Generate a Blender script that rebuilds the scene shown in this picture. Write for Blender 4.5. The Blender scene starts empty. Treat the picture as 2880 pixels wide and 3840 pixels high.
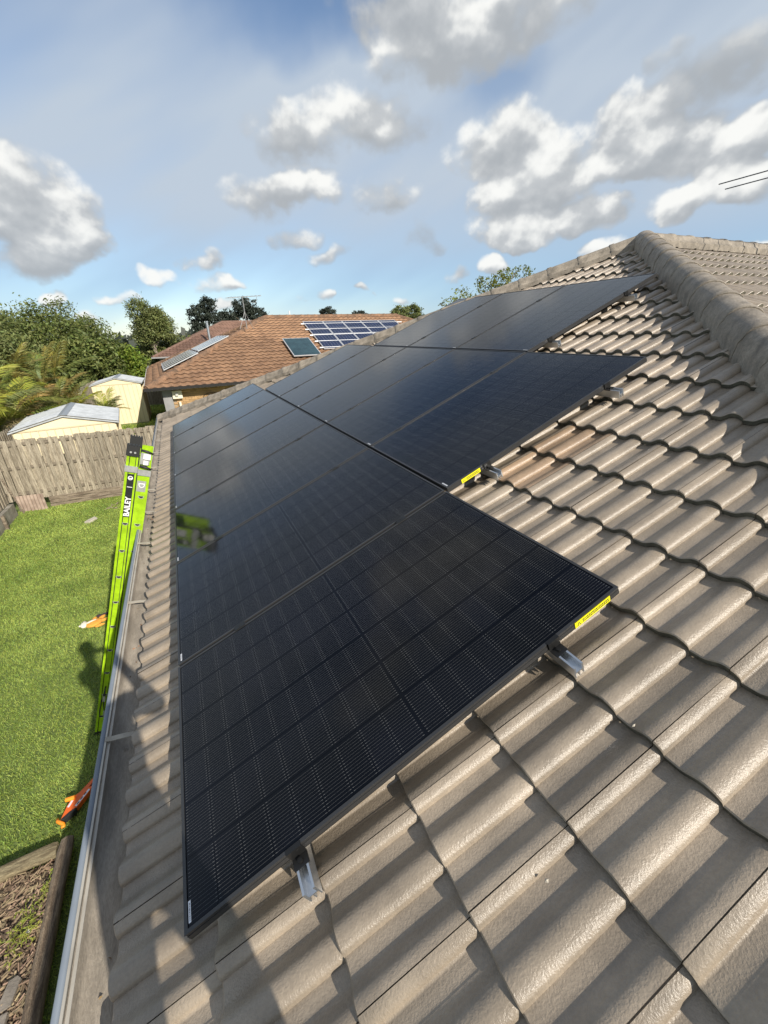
import bpy, bmesh, math, random
import numpy as np
from mathutils import Vector, Matrix

random.seed(7)
rng = np.random.default_rng(7)
scene = bpy.context.scene
COL = scene.collection
PI = math.pi

# ------------------------------------------------------------------ camera
CAM = Vector((0.29957, -0.78028, 4.14811))
C_RIGHT = Vector((0.9014595, -0.43195031, -0.0281014))
C_DOWN = Vector((-0.19788353, -0.35349392, -0.914267))
C_FWD = Vector((0.38498425, 0.82973548, -0.40413631))
cam_data = bpy.data.cameras.new('camera')
cam = bpy.data.objects.new('camera', cam_data)
COL.objects.link(cam)
cam_data.sensor_fit = 'VERTICAL'
cam_data.sensor_height = 24.0
cam_data.lens = 1537.9 / 3840 * 24.0
cam_data.clip_start = 0.02
cam_data.clip_end = 4000
_m = Matrix.Identity(4)
for i in range(3):
    _m[i][0] = C_RIGHT[i]; _m[i][1] = -C_DOWN[i]; _m[i][2] = -C_FWD[i]; _m[i][3] = CAM[i]
cam.matrix_world = _m
scene.camera = cam

# ------------------------------------------------------------------ sky
SUN_TO = Vector((0.45, -1.5, 1.0)).normalized()         # towards the sun
sun_el = math.asin(SUN_TO.z)
sun_az = math.atan2(SUN_TO.x, SUN_TO.y)
world = bpy.data.worlds.new('World'); scene.world = world; world.use_nodes = True
wn = world.node_tree.nodes; wl = world.node_tree.links
wn.clear()
SKY_STRENGTH = 0.12
CLOUDS = [(-0.163, 0.191, 0.098, 0.069, 1, 'b'), (-0.176, 0.122, 0.055, 0.022, 0.8, 'g'), (-0.188, 0.229, 0.041, 0.037, 0.9, 'b'), (-0.097, 0.16, 0.044, 0.028, 0.8, 'b'), (0.372, 0.341, 0.149, 0.041, 0.95, 'g'), (0.292, 0.25, 0.077, 0.03, 1, 'b'), (0.218, 0.234, 0.055, 0.032, 0.7, 'g'), (0.433, 0.247, 0.069, 0.036, 0.7, 'g'), (0.284, 0.308, 0.06, 0.036, 0.8, 'g'), (0.257, 0.18, 0.058, 0.017, 0.8, 'g'), (0.335, 0.146, 0.049, 0.015, 0.7, 'g'), (0.686, 0.294, 0.091, 0.047, 1, 'b'), (0.776, 0.252, 0.084, 0.053, 1, 'b'), (0.727, 0.177, 0.075, 0.034, 1, 'b'), (0.848, 0.19, 0.055, 0.028, 0.9, 'b'), (0.627, 0.306, 0.054, 0.032, 0.7, 'g'), (0.683, 0.226, 0.055, 0.036, 0.8, 'b'), (0.912, 0.295, 0.068, 0.049, 1, 'b'), (0.988, 0.253, 0.083, 0.044, 1, 'b'), (0.976, 0.179, 0.052, 0.029, 1, 'b'), (1.058, 0.198, 0.07, 0.038, 0.95, 'b'), (0.884, 0.256, 0.051, 0.032, 0.9, 'b'), (1.063, 0.251, 0.051, 0.032, 0.9, 'b'), (0.617, 0.446, 0.17, 0.046, 0.95, 'g'), (0.489, 0.473, 0.101, 0.036, 0.75, 'g'), (0.56, 0.403, 0.123, 0.03, 0.7, 'g'), (1.017, 0.327, 0.089, 0.044, 0.95, 'd'), (0.937, 0.36, 0.034, 0.016, 0.7, 'd'), (1.037, 0.354, 0.052, 0.035, 0.85, 'd'), (0.005, 0.106, 0.039, 0.017, 0.9, 'b'), (0.089, 0.132, 0.037, 0.019, 0.85, 'b'), (0.099, 0.093, 0.043, 0.017, 0.9, 'b'), (0.346, 0.074, 0.019, 0.011, 0.9, 'b'), (0.415, 0.08, 0.017, 0.009, 0.8, 'b'), (0.289, 0.071, 0.017, 0.009, 0.7, 'b'), (0.489, 0.07, 0.018, 0.01, 0.85, 'b'), (0.613, 0.095, 0.022, 0.017, 0.85, 'b'), (0.687, 0.115, 0.028, 0.021, 0.9, 'b'), (0.523, 0.176, 0.038, 0.027, 0.55, 'd'), (-0.175, 0.076, 0.023, 0.013, 0.9, 'b'), (-0.08, 0.069, 0.026, 0.01, 0.85, 'b'), (0.112, 0.055, 0.031, 0.012, 0.8, 'b'), (0.872, 0.131, 0.05, 0.019, 0.8, 'b'), (1.111, 0.12, 0.02, 0.007, 0.9, 'b'), (0.561, 0.152, 0.033, 0.014, 0.55, 'd'), (-0.129, 0.042, 0.016, 0.01, 0.7, 'b')]
SW, SH = 4096, 1024                       # upper half of the sky sphere, azimuth x elevation


def cloud_map():
    """RGBA map of the clouds over the upper hemisphere (linear colour, alpha = cover)"""
    g = np.random.default_rng(21)
    az = ((np.arange(SW) + 0.5) / SW * 2 - 1) * np.pi
    el = (np.arange(SH) + 0.5) / SH * np.pi / 2
    AZ, EL = np.meshgrid(az.astype(np.float32), el.astype(np.float32))

    def fade(x): return x * x * x * (x * (x * 6 - 15) + 10)

    def vnoise(u, v, per, seed):
        """value noise at arbitrary points"""
        t = np.random.default_rng(seed).random((512, per)).astype(np.float32)
        iu = np.floor(u).astype(np.int32); iv = np.floor(v).astype(np.int32); fu = fade(u - iu); fv = fade(v - iv)
        a0 = iu % per; a1 = (iu + 1) % per; b0 = iv % 512; b1 = (iv + 1) % 512
        return (t[b0, a0] * (1 - fu) + t[b0, a1] * fu) * (1 - fv) + (t[b1, a0] * (1 - fu) + t[b1, a1] * fu) * fv

    def fbm(f, oct_, seed, asp=1.0, gain=0.5):
        """fractal value noise on the azimuth x elevation grid, periodic in azimuth"""
        s = 0.0; a = 1.0; n = 0.0
        for o in range(oct_):
            per = int(round(f * 2 * np.pi)); k = per / (2 * np.pi)
            t = np.random.default_rng(seed + o).random((512, per)).astype(np.float32)
            u = (az + np.pi) * k + 3.7 * o; v = el * k * asp + 11.3 * o + 40
            iu = np.floor(u).astype(np.int32); iv = np.floor(v).astype(np.int32)
            fu = fade(u - iu).astype(np.float32); fv = fade(v - iv).astype(np.float32)[:, None]
            R = t[iv % 512] * (1 - fv) + t[(iv + 1) % 512] * fv
            s = s + a * (R[:, iu % per] * (1 - fu) + R[:, (iu + 1) % per] * fu)
            n += a; a *= gain; f *= 2
        return s / n - 0.5

    def up4(A):
        A = np.repeat(np.repeat(A, 4, 0), 4, 1)
        for ax in (0, 1):
            for d in (1, 2): A = (np.roll(A, d, ax) + np.roll(A, -d, ax) + 2 * A) / 4 if ax == 1 else (A + np.concatenate([A[d:], A[-d:]]) + np.concatenate([A[:d], A[:-d]]) + A) / 4
        return A

    def sm(x, a, b):
        t = np.clip((x - a) / (b - a), 0, 1); return t * t * (3 - 2 * t)

    wx = fbm(12, 5, 100); wy = fbm(12, 5, 200)
    U = AZ + wx * 0.075; V = EL + wy * 0.05
    D = np.zeros_like(AZ); base = np.zeros_like(AZ); wsum = np.full_like(AZ, 1e-4); kb = np.zeros_like(AZ); dk = np.zeros_like(AZ)
    for ca, ce, ra, re, amp, kind in CLOUDS:
        k = 1.36 if ca < 0.85 else 1.2
        i0, i1 = np.searchsorted(az, [ca - ra * k - 0.08, ca + ra * k + 0.08]); j0, j1 = np.searchsorted(el, [ce - re * k - 0.06, ce + re * k + 0.06])
        sl = (slice(j0, j1), slice(i0, i1))
        qx = (U[sl] - ca) / (ra * k); qy = (V[sl] - ce) / (re * k)
        r2 = qx * qx + np.where(qy < 0, qy * qy * 1.35, qy * qy)
        v = np.clip(1 - r2, 0, 1) * (amp if re > 0.02 else amp * 0.72)
        D[sl] = np.maximum(D[sl], v) + 0.25 * np.minimum(D[sl], v)
        base[sl] += v * qy; wsum[sl] += v
        kb[sl] += v * {'b': 1.0, 'g': 0.45, 'd': 0.0}[kind]
    base /= wsum; kb /= wsum
    # elsewhere: scattered cumulus of the same sort
    A4, E4 = AZ[::4, ::4], EL[::4, ::4]
    z = np.sin(E4) + 0.16; X = np.sin(A4) * np.cos(E4) / z; Y = np.cos(A4) * np.cos(E4) / z

    def pn(f, seed, oct_=4):
        s = 0; a = 1.0; n = 0
        for o in range(oct_):
            s = s + a * vnoise(X * f + 50 + 7 * o, Y * f + 60 + 5 * o, 997, seed + o); n += a; a *= 0.5; f *= 2
        return s / n - 0.5
    om = sm(np.hypot((AZ - 0.42) / 0.95, (EL - 0.2) / 0.42), 0.95, 1.3)
    sc = sm(up4(pn(1.3, 300)), 0.02, 0.2) * om * 0.9
    kb = np.where(sc > D, 0.7, kb); base = np.where(sc > D, 0.1, base); D = np.maximum(D, sc)
    f1 = fbm(24, 6, 400, 1.25, 0.58); f2 = fbm(9, 4, 500, 1.5)
    puff = np.abs(fbm(17, 5, 600, 1.2, 0.5)) * -2 + 0.3          # billowy ridges
    T = D + (f1 * 0.8 + f2 * 0.6 + puff * 0.30) * sm(D, 0.0, 0.35)
    cover = np.clip((T - 0.08) / (0.56 + 0.42 * (1 - kb)), 0, 1); cover = cover * cover * (3 - 2 * cover)
    thick = sm(T, 0.25, 1.05)
    patch = fbm(13, 3, 800, 1.6)

    def shift(A, da, de):
        return np.roll(np.roll(A, int(round(da / (2 * np.pi) * SW)), 1), -int(round(de / (np.pi / 2) * SH)), 0)
    # relief lit from above and from the viewer's side
    E1 = T - shift(T, 0.010, 0.022); E2 = T - shift(T, 0.003, 0.008)
    E0 = patch - shift(patch, 0.012, 0.03)
    shade = 0.27 + 0.50 * E1 + 0.34 * E2 + 0.55 * E0 + 0.9 * patch + 0.30 * np.clip(base, -1, 1) + 0.42 * (kb - 0.62) + 0.16 * (thick - 0.5) * (kb - 0.3)
    t = sm(shade, -0.1, 1.02)[..., None]
    dark = np.array([0.40, 0.425, 0.45]); light = np.array([0.92, 0.92, 0.89])
    mid = np.array([0.54, 0.56, 0.575])
    col = np.where(t < 0.5, dark + (mid - dark) * (t * 2), mid + (light - mid) * (t * 2 - 1))
    gk = sm(0.35 - kb, 0.0, 0.35)[..., None] * 0.5
    col = col * (1 - gk) + np.array([0.36, 0.39, 0.42]) * gk
    # thin high veil, streaked, with open blue above
    ca_, sa_ = np.cos(-0.45), np.sin(-0.45)
    vu = A4 * ca_ - E4 * sa_; vv = A4 * sa_ + E4 * ca_
    st = np.zeros_like(A4); a = 1.0; f = 1.4
    for o in range(5):
        st += a * (vnoise(vu * f + 90, vv * f * 4.5 + 70, 997, 700 + o) - 0.5); a *= 0.5; f *= 2
    st = up4(st)
    gap = np.clip(1 - np.hypot((U - 0.36) / 0.33, (V - 0.51) / 0.14), 0, 1); gap2 = np.clip(1 - np.hypot((U - 0.655) / 0.11, (V - 0.375) / 0.055), 0, 1)
    veil = (0.78 + 0.8 * st) * (0.72 + 0.28 * sm(EL, 0.03, 0.22)) * (1 - sm(gap, 0.05, 0.75) * 0.88) * (1 - sm(gap2, 0, 0.8) * 0.55)
    veil = veil * (1 - 0.62 * sm(EL, 0.46, 0.8))            # higher up the open blue of the top edge takes over
    veil = np.clip(veil, 0, 0.95)[..., None]
    e = sm(EL, 0.03, 0.24)[..., None]
    vcol = np.array([0.30, 0.49, 0.72]) * (1 - e) + np.array([0.50, 0.575, 0.665]) * e
    c = (cover * 0.94)[..., None]
    A = 1 - (1 - veil) * (1 - c)
    rgb = (vcol * veil * (1 - c) + col * c) / np.maximum(A, 1e-4)
    rgb = rgb * 0.92
    return np.concatenate([rgb, A], -1).astype(np.float32)


class NT:
    """tiny node helper"""
    def __init__(self, tree): self.n = tree.nodes; self.l = tree.links
    def node(self, t, **kw):
        nd = self.n.new(t)
        for k, v in kw.items(): setattr(nd, k, v)
        return nd
    def put(self, sock, v):
        if isinstance(v, bpy.types.NodeSocket): self.l.new(v, sock)
        elif v is not None: sock.default_value = v
    def math(self, op, a, b=None, c=None, clamp=False):
        nd = self.node('ShaderNodeMath', operation=op, use_clamp=clamp)
        self.put(nd.inputs[0], a)
        if b is not None: self.put(nd.inputs[1], b)
        if c is not None: self.put(nd.inputs[2], c)
        return nd.outputs[0]
    def vec(self, op, a, b=None, out=0):
        nd = self.node('ShaderNodeVectorMath', operation=op)
        self.put(nd.inputs[0], a)
        if b is not None: self.put(nd.inputs[1], b)
        return nd.outputs[out]
    def noise(self, vec, scale, detail=4, rough=0.55, dist=0.0, col=False):
        nd = self.node('ShaderNodeTexNoise')
        if vec is not None: self.l.new(vec, nd.inputs['Vector'])
        nd.inputs['Scale'].default_value = scale; nd.inputs['Detail'].default_value = detail
        nd.inputs['Roughness'].default_value = rough; nd.inputs['Distortion'].default_value = dist
        return nd.outputs[1] if col else nd.outputs[0]
    def smooth(self, v, a, b, lo=0.0, hi=1.0):
        nd = self.node('ShaderNodeMapRange', interpolation_type='SMOOTHSTEP')
        self.put(nd.inputs[0], v); nd.inputs[1].default_value = a; nd.inputs[2].default_value = b
        nd.inputs[3].default_value = lo; nd.inputs[4].default_value = hi
        return nd.outputs[0]
    def mix(self, f, a, b, blend='MIX'):
        nd = self.node('ShaderNodeMix', data_type='RGBA', blend_type=blend)
        self.put(nd.inputs[0], f)
        for s, v in ((nd.inputs[6], a), (nd.inputs[7], b)):
            if isinstance(v, (tuple, list)): v = (*v[:3], 1.0)
            self.put(s, v)
        return nd.outputs[2]
    def xyz(self, x, y, z=0.0):
        nd = self.node('ShaderNodeCombineXYZ')
        self.put(nd.inputs[0], x); self.put(nd.inputs[1], y); self.put(nd.inputs[2], z)
        return nd.outputs[0]
    def sep(self, v):
        nd = self.node('ShaderNodeSeparateXYZ'); self.l.new(v, nd.inputs[0]); return nd.outputs


W = NT(world.node_tree)
sky = W.node('ShaderNodeTexSky', sky_type='NISHITA')
sky.sun_disc = False; sky.sun_elevation = sun_el; sky.sun_rotation = sun_az
sky.altitude = 20; sky.air_density = 1.0; sky.dust_density = 0.2; sky.ozone_density = 2.5
cm = cloud_map()
cloud_img = bpy.data.images.new('cloud_cover', SW, SH, alpha=True, float_buffer=True)
cloud_img.colorspace_settings.name = 'Non-Color'
cloud_img.alpha_mode = 'CHANNEL_PACKED'
cloud_img.pixels.foreach_set(cm.ravel())
cloud_img.update()
sx, sy, sz = W.sep(W.node('ShaderNodeTexCoord').outputs['Generated'])[:3]
cu = W.math('ADD', W.math('DIVIDE', W.math('ARCTAN2', sx, sy), 2 * PI), 0.5)
cv = W.math('DIVIDE', W.math('ARCSINE', sz), PI / 2)
env = W.node('ShaderNodeTexImage', image=cloud_img, extension='EXTEND', interpolation='Linear')
W.l.new(W.xyz(cu, cv, 0.0), env.inputs['Vector'])
lift_c = W.vec('MULTIPLY', env.outputs[0], (1 / SKY_STRENGTH,) * 3)
final = W.mix(env.outputs[1], sky.outputs[0], lift_c)
bg = W.node('ShaderNodeBackground'); bg.inputs['Strength'].default_value = SKY_STRENGTH
W.l.new(final, bg.inputs['Color'])
wo = W.node('ShaderNodeOutputWorld'); W.l.new(bg.outputs[0], wo.inputs['Surface'])

# ------------------------------------------------------------------ sun
sd = bpy.data.lights.new('sun', 'SUN'); sd.energy = 5.0; sd.angle = math.radians(0.53); sd.color = (1.0, 0.925, 0.81)
sun = bpy.data.objects.new('sun', sd); COL.objects.link(sun)
sun.rotation_euler = SUN_TO.to_track_quat('Z', 'Y').to_euler()
sun.location = (10, -30, 22)

scene.view_settings.view_transform = 'Standard'
scene.view_settings.look = 'None'
scene.view_settings.exposure = 0.22
scene.view_settings.gamma = 1.0
scene.view_settings.use_curve_mapping = False

# ------------------------------------------------------------------ helpers
WM = {}


def wmat(o): return WM.get(o.name, Matrix.Identity(4))


def tag(o, label=None, cat=None, group=None, kind=None):
    if label: o['label'] = label
    if cat: o['category'] = cat
    if group: o['group'] = group
    if kind: o['kind'] = kind
    return o


def setmat(o, M, parent=None, local=False):
    """place o with world matrix M (or local to the parent)"""
    if parent is not None:
        o.parent = parent
        o.matrix_basis = M if local else wmat(parent).inverted() @ M
        WM[o.name] = wmat(parent) @ M if local else M
    else:
        o.matrix_basis = M; WM[o.name] = M
    return o


def thing(name, label, cat, loc=(0, 0, 0), group=None, M=None, kind=None):
    o = bpy.data.objects.new(name, None); o.empty_display_size = 0.2
    COL.objects.link(o)
    setmat(o, M if M is not None else Matrix.Translation(loc))
    return tag(o, label, cat, group, kind)


class MB:
    def __init__(self): self.v = []; self.f = []; self.m = []
    def add(self, vs, fs, m=0):
        b = len(self.v); self.v += [tuple(x) for x in vs]
        for f in fs: self.f.append(tuple(b + i for i in f)); self.m.append(m)
        return self
    def box(self, c, s, rot=None, m=0):
        hx, hy, hz = s[0] / 2, s[1] / 2, s[2] / 2; c = Vector(c)
        vs = [Vector((x, y, z)) for z in (-hz, hz) for y in (-hy, hy) for x in (-hx, hx)]
        if rot is not None: vs = [rot @ v for v in vs]
        return self.add([v + c for v in vs], [(0, 2, 3, 1), (4, 5, 7, 6), (0, 1, 5, 4), (2, 6, 7, 3), (0, 4, 6, 2), (1, 3, 7, 5)], m)
    def box2(self, lo, hi, m=0):
        return self.box([(a + b) / 2 for a, b in zip(lo, hi)], [b - a for a, b in zip(lo, hi)], m=m)
    def prism(self, poly, axis_vec, m=0):
        """closed 3d polygon (list of Vectors) extruded by axis_vec"""
        n = len(poly); a = Vector(axis_vec)
        vs = [Vector(p) for p in poly] + [Vector(p) + a for p in poly]
        fs = [tuple(reversed(range(n))), tuple(range(n, 2 * n))] + [(i, (i + 1) % n, n + (i + 1) % n, n + i) for i in range(n)]
        return self.add(vs, fs, m)
    def tube(self, pts, r, n=8, cap=True, m=0):
        pts = [Vector(p) for p in pts]; k = len(pts)
        rr = r if isinstance(r, (list, tuple)) else [r] * k
        rings = []; ref = Vector((0, 0, 1))
        for i, p in enumerate(pts):
            d = (pts[min(i + 1, k - 1)] - pts[max(i - 1, 0)])
            d = d.normalized() if d.length > 1e-9 else Vector((0, 0, 1))
            if abs(d.dot(ref)) > 0.95: ref = Vector((1, 0, 0))
            x = d.cross(ref).normalized(); y = d.cross(x)
            ref = x.cross(d) if False else ref
            rings.append([p + (x * math.cos(2 * PI * j / n) + y * math.sin(2 * PI * j / n)) * rr[i] for j in range(n)])
        vs = [v for ring in rings for v in ring]; fs = []
        for i in range(k - 1):
            for j in range(n):
                a = i * n + j; b = i * n + (j + 1) % n
                fs.append((a, b, b + n, a + n))
        if cap: fs += [tuple(reversed(range(n))), tuple((k - 1) * n + j for j in range(n))]
        return self.add(vs, fs, m)
    def mesh(self, name, mats, smooth=False):
        me = bpy.data.meshes.new(name)
        me.from_pydata([tuple(v) for v in self.v], [], self.f)
        for mt in (mats if isinstance(mats, (list, tuple)) else [mats]): me.materials.append(mt)
        if any(self.m): me.polygons.foreach_set('material_index', self.m)
        if smooth: me.polygons.foreach_set('use_smooth', [True] * len(me.polygons))
        me.update()
        return me
    def build(self, name, mats, parent=None, M=None, smooth=False, local=False, sharp=None):
        me = self.mesh(name, mats, smooth)
        if sharp is not None:
            bm = bmesh.new(); bm.from_mesh(me)
            bmesh.ops.recalc_face_normals(bm, faces=bm.faces)
            for e in bm.edges:
                if len(e.link_faces) == 2 and e.calc_face_angle(0) > sharp: e.smooth = False
            bm.to_mesh(me); bm.free()
        return obj(name, me, parent, M, local)


def obj(name, me, parent=None, M=None, local=False):
    o = bpy.data.objects.new(name, me); COL.objects.link(o)
    setmat(o, M if M is not None else Matrix.Identity(4), parent, local)
    return o


def np_mesh(name, V, F, mats, smooth=False, uv=None):
    """V (n,3), F (m,k) arrays"""
    me = bpy.data.meshes.new(name)
    n, (m, k) = len(V), F.shape
    me.vertices.add(n); me.vertices.foreach_set('co', np.ascontiguousarray(V, dtype=np.float32).ravel())
    me.loops.add(m * k); me.loops.foreach_set('vertex_index', np.ascontiguousarray(F, dtype=np.int32).ravel())
    me.polygons.add(m); me.polygons.foreach_set('loop_start', np.arange(0, m * k, k, dtype=np.int32))
    if smooth: me.polygons.foreach_set('use_smooth', np.ones(m, dtype=bool))
    if uv is not None:
        l = me.uv_layers.new(name='UVMap'); l.data.foreach_set('uv', np.ascontiguousarray(uv, dtype=np.float32).ravel())
    for mt in (mats if isinstance(mats, (list, tuple)) else [mats]): me.materials.append(mt)
    me.update(calc_edges=True); me.validate()
    return me


def project(p):
    d = Vector(p) - CAM
    z = d.dot(C_FWD)
    if z < 0.05: return None
    return (1440 + 1537.9 * d.dot(C_RIGHT) / z, 1920 + 1537.9 * d.dot(C_DOWN) / z, z)


# ------------------------------------------------------------------ materials
def material(name, color, rough=0.6, metal=0.0, spec=0.5, var=0.0, var_scale=3.0, dark=None, bump=0.0, bump_scale=60.0,
             obj_var=0.0, island=0.0, tint=False, coat=0.0, trans=0.0, stretch=None, fine=None, detail=5, bump_dist=0.01, streak=0.0):
    mt = bpy.data.materials.new(name); mt.use_nodes = True
    T = NT(mt.node_tree); T.n.clear()
    out = T.node('ShaderNodeOutputMaterial'); bs = T.node('ShaderNodeBsdfPrincipled')
    T.l.new(bs.outputs[0], out.inputs[0])
    pos = T.node('ShaderNodeNewGeometry').outputs['Position']
    if stretch: pos = T.vec('MULTIPLY', pos, stretch)
    c = None
    if var > 0 or dark:
        nz = T.noise(pos, var_scale, detail, 0.6)
        lo = dark if dark else tuple(x * (1 - var) for x in color)
        hi = tuple(min(1, x * (1 + var * 0.6)) for x in color)
        c = T.mix(T.smooth(nz, 0.3, 0.7), lo, hi)
    if fine:
        nf = T.noise(pos, fine[0], 3, 0.6)
        c = T.mix(T.smooth(nf, 0.35, 0.65), tuple(x * (1 - fine[1]) for x in (1, 1, 1)), (1 + fine[1] * 0.5,) * 3) if False else T.mix(1.0, c if c is not None else color, T.mix(T.smooth(nf, 0.3, 0.7), (1 - fine[1],) * 3, (1.0, 1.0, 1.0)), 'MULTIPLY')
    if streak > 0:      # rain streaks down the slope and soft dark lichen patches
        s1 = T.smooth(T.noise(T.vec('MULTIPLY', pos, (1.3, 16.0, 1.3)), 1.0, 4, 0.6), 0.45, 0.75, 0.0, streak)
        s2 = T.smooth(T.noise(pos, 1.7, 6, 0.7), 0.55, 0.75, 0.0, streak)
        k_ = T.math('SUBTRACT', 1.0, T.math('MAXIMUM', s1, s2))
        c = T.mix(1.0, c if c is not None else color, T.xyz(k_, k_, k_), 'MULTIPLY')
    if obj_var > 0:
        r = T.node('ShaderNodeObjectInfo').outputs['Random']
        f = T.math('ADD', T.math('MULTIPLY', r, obj_var * 2), 1 - obj_var)
        c = T.mix(1.0, c if c is not None else color, T.xyz(f, f, f), 'MULTIPLY')
    if island > 0:
        r = T.node('ShaderNodeNewGeometry').outputs['Random Per Island']
        f = T.math('ADD', T.math('MULTIPLY', r, island * 2), 1 - island)
        hs = T.node('ShaderNodeHueSaturation')
        T.put(hs.inputs['Hue'], T.math('ADD', T.math('MULTIPLY', T.math('FRACT', T.math('MULTIPLY', r, 7.31)), 0.05), 0.475))
        T.put(hs.inputs['Value'], f)
        T.put(hs.inputs['Color'], c if c is not None else (*color[:3], 1))
        c = hs.outputs[0]
    if tint:
        c = T.mix(1.0, c if c is not None else color, T.node('ShaderNodeObjectInfo').outputs['Color'], 'MULTIPLY')
    if c is None: bs.inputs['Base Color'].default_value = (*color[:3], 1)
    else: T.l.new(c, bs.inputs['Base Color'])
    bs.inputs['Roughness'].default_value = rough; bs.inputs['Metallic'].default_value = metal
    bs.inputs['Specular IOR Level'].default_value = spec
    if coat: bs.inputs['Coat Weight'].default_value = coat; bs.inputs['Coat Roughness'].default_value = 0.1
    if bump > 0:
        bn = T.node('ShaderNodeBump'); bn.inputs['Strength'].default_value = bump; bn.inputs['Distance'].default_value = bump_dist
        T.l.new(T.noise(pos, bump_scale, 4, 0.6), bn.inputs['Height'])
        T.l.new(bn.outputs[0], bs.inputs['Normal'])
    if trans > 0:
        tr = T.node('ShaderNodeBsdfTranslucent')
        if c is None: tr.inputs['Color'].default_value = (*color[:3], 1)
        else: T.l.new(c, tr.inputs['Color'])
        mx = T.node('ShaderNodeMixShader'); mx.inputs[0].default_value = trans
        T.l.new(bs.outputs[0], mx.inputs[1]); T.l.new(tr.outputs[0], mx.inputs[2]); T.l.new(mx.outputs[0], out.inputs[0])
    return mt


M = {}
M['tile'] = material('roof_tile_paint', (0.325, 0.268, 0.203), 0.35, spec=0.7, var=0.2, var_scale=5.0, fine=(110, 0.13), bump=0.45, bump_scale=170, bump_dist=0.005, obj_var=0.08, tint=True, streak=0.22)
M['tile_far'] = material('roof_tile_paint_weathered', (0.31, 0.27, 0.215), 0.55, var=0.25, var_scale=4.0, fine=(60, 0.18), bump=0.4, bump_scale=120, bump_dist=0.004)
M['cap'] = material('ridge_cap_mortar', (0.315, 0.272, 0.218), 0.7, streak=0.3, var=0.3, var_scale=9.0, fine=(70, 0.25), bump=0.7, bump_scale=90, bump_dist=0.006, obj_var=0.07)
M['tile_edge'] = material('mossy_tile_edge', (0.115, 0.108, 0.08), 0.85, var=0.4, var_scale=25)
M['under'] = material('roof_underlay', (0.06, 0.055, 0.05), 0.9)
M['frame'] = material('black_anodised_frame', (0.06, 0.06, 0.061), 0.40, metal=0.5, spec=0.5)
M['rail'] = material('mill_aluminium', (0.62, 0.65, 0.68), 0.34, metal=0.9, var=0.1, var_scale=20)
M['clamp'] = material('black_clamp', (0.02, 0.02, 0.02), 0.35, metal=0.4)
M['sticker'] = material('white_barcode_sticker', (0.72, 0.73, 0.76), 0.5)
M['ink'] = material('black_ink', (0.02, 0.02, 0.025), 0.6)
M['yellow'] = material('yellow_warning_label', (0.85, 0.78, 0.01), 0.5)
M['gut_in'] = material('gutter_silt', (0.40, 0.35, 0.285), 0.75, dark=(0.27, 0.235, 0.19), var=0.2, var_scale=5.0, stretch=(3, 0.8, 3), fine=(60, 0.2), bump=0.4, bump_scale=80)
M['gut_out'] = material('gutter_blue_grey', (0.17, 0.20, 0.24), 0.45, var=0.08, var_scale=4)
M['gut_strap'] = material('gutter_strap', (0.40, 0.36, 0.29), 0.6, var=0.2, var_scale=12)
M['gut_lip'] = material('gutter_lip', (0.43, 0.40, 0.345), 0.4, var=0.15, var_scale=8)
M['fascia'] = material('painted_fascia', (0.34, 0.32, 0.28), 0.6, var=0.1)
M['white'] = material('white_paint', (0.78, 0.77, 0.74), 0.5, var=0.05)


def cell_material(name, lines):
    mt = bpy.data.materials.new(name); mt.use_nodes = True
    T = NT(mt.node_tree); T.n.clear()
    out = T.node('ShaderNodeOutputMaterial'); bs = T.node('ShaderNodeBsdfPrincipled')
    T.l.new(bs.outputs[0], out.inputs[0])
    pos = T.node('ShaderNodeNewGeometry').outputs['Position']
    base = T.mix(T.smooth(T.noise(pos, 2.2, 3, 0.5), 0.35, 0.65), (0.0018, 0.002, 0.003), (0.0032, 0.0037, 0.0065))
    if lines:
        r = T.node('ShaderNodeObjectInfo').outputs['Random']
        base = T.mix(1.0, base, T.xyz(*(T.math('ADD', T.math('MULTIPLY', r, 0.5), 0.75),) * 3), 'MULTIPLY')
        u, v = T.sep(T.node('ShaderNodeUVMap').outputs[0])[:2]
        vs_ = T.math('ADD', T.math('DIVIDE', T.math('SUBTRACT', v, 0.5), 0.945), 0.5)
        fr = T.math('ABSOLUTE', T.math('SUBTRACT', T.math('FRACT', T.math('MULTIPLY', vs_, 16.0)), 0.5))
        inside = T.math('LESS_THAN', T.math('ABSOLUTE', T.math('SUBTRACT', v, 0.5)), 0.4725)
        edge = T.math('ABSOLUTE', T.math('SUBTRACT', u, 0.5))
        ends = T.smooth(edge, 0.41, 0.43)
        pads = T.math('MULTIPLY', ends, T.smooth(edge, 0.485, 0.475))
        halfw = T.math('ADD', T.math('MULTIPLY', pads, 0.025), 0.024)
        line = T.math('LESS_THAN', fr, halfw)
        fade = T.math('SUBTRACT', 1.0, T.math('MULTIPLY', T.smooth(edge, 0.43, 0.41), 0.3))
        bead = 0.62
        amt = T.math('MULTIPLY', T.math('MULTIPLY', T.math('MULTIPLY', line, inside), fade), bead, clamp=True)
        base = T.mix(amt, base, (0.30, 0.30, 0.29))
    T.l.new(base, bs.inputs['Base Color'])
    bs.inputs['Roughness'].default_value = 0.10
    bs.inputs['IOR'].default_value = 1.34
    return mt


M['cell'] = cell_material('solar_cell_under_glass', True)
M['sheet'] = cell_material('black_backsheet_under_glass', False)

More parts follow.
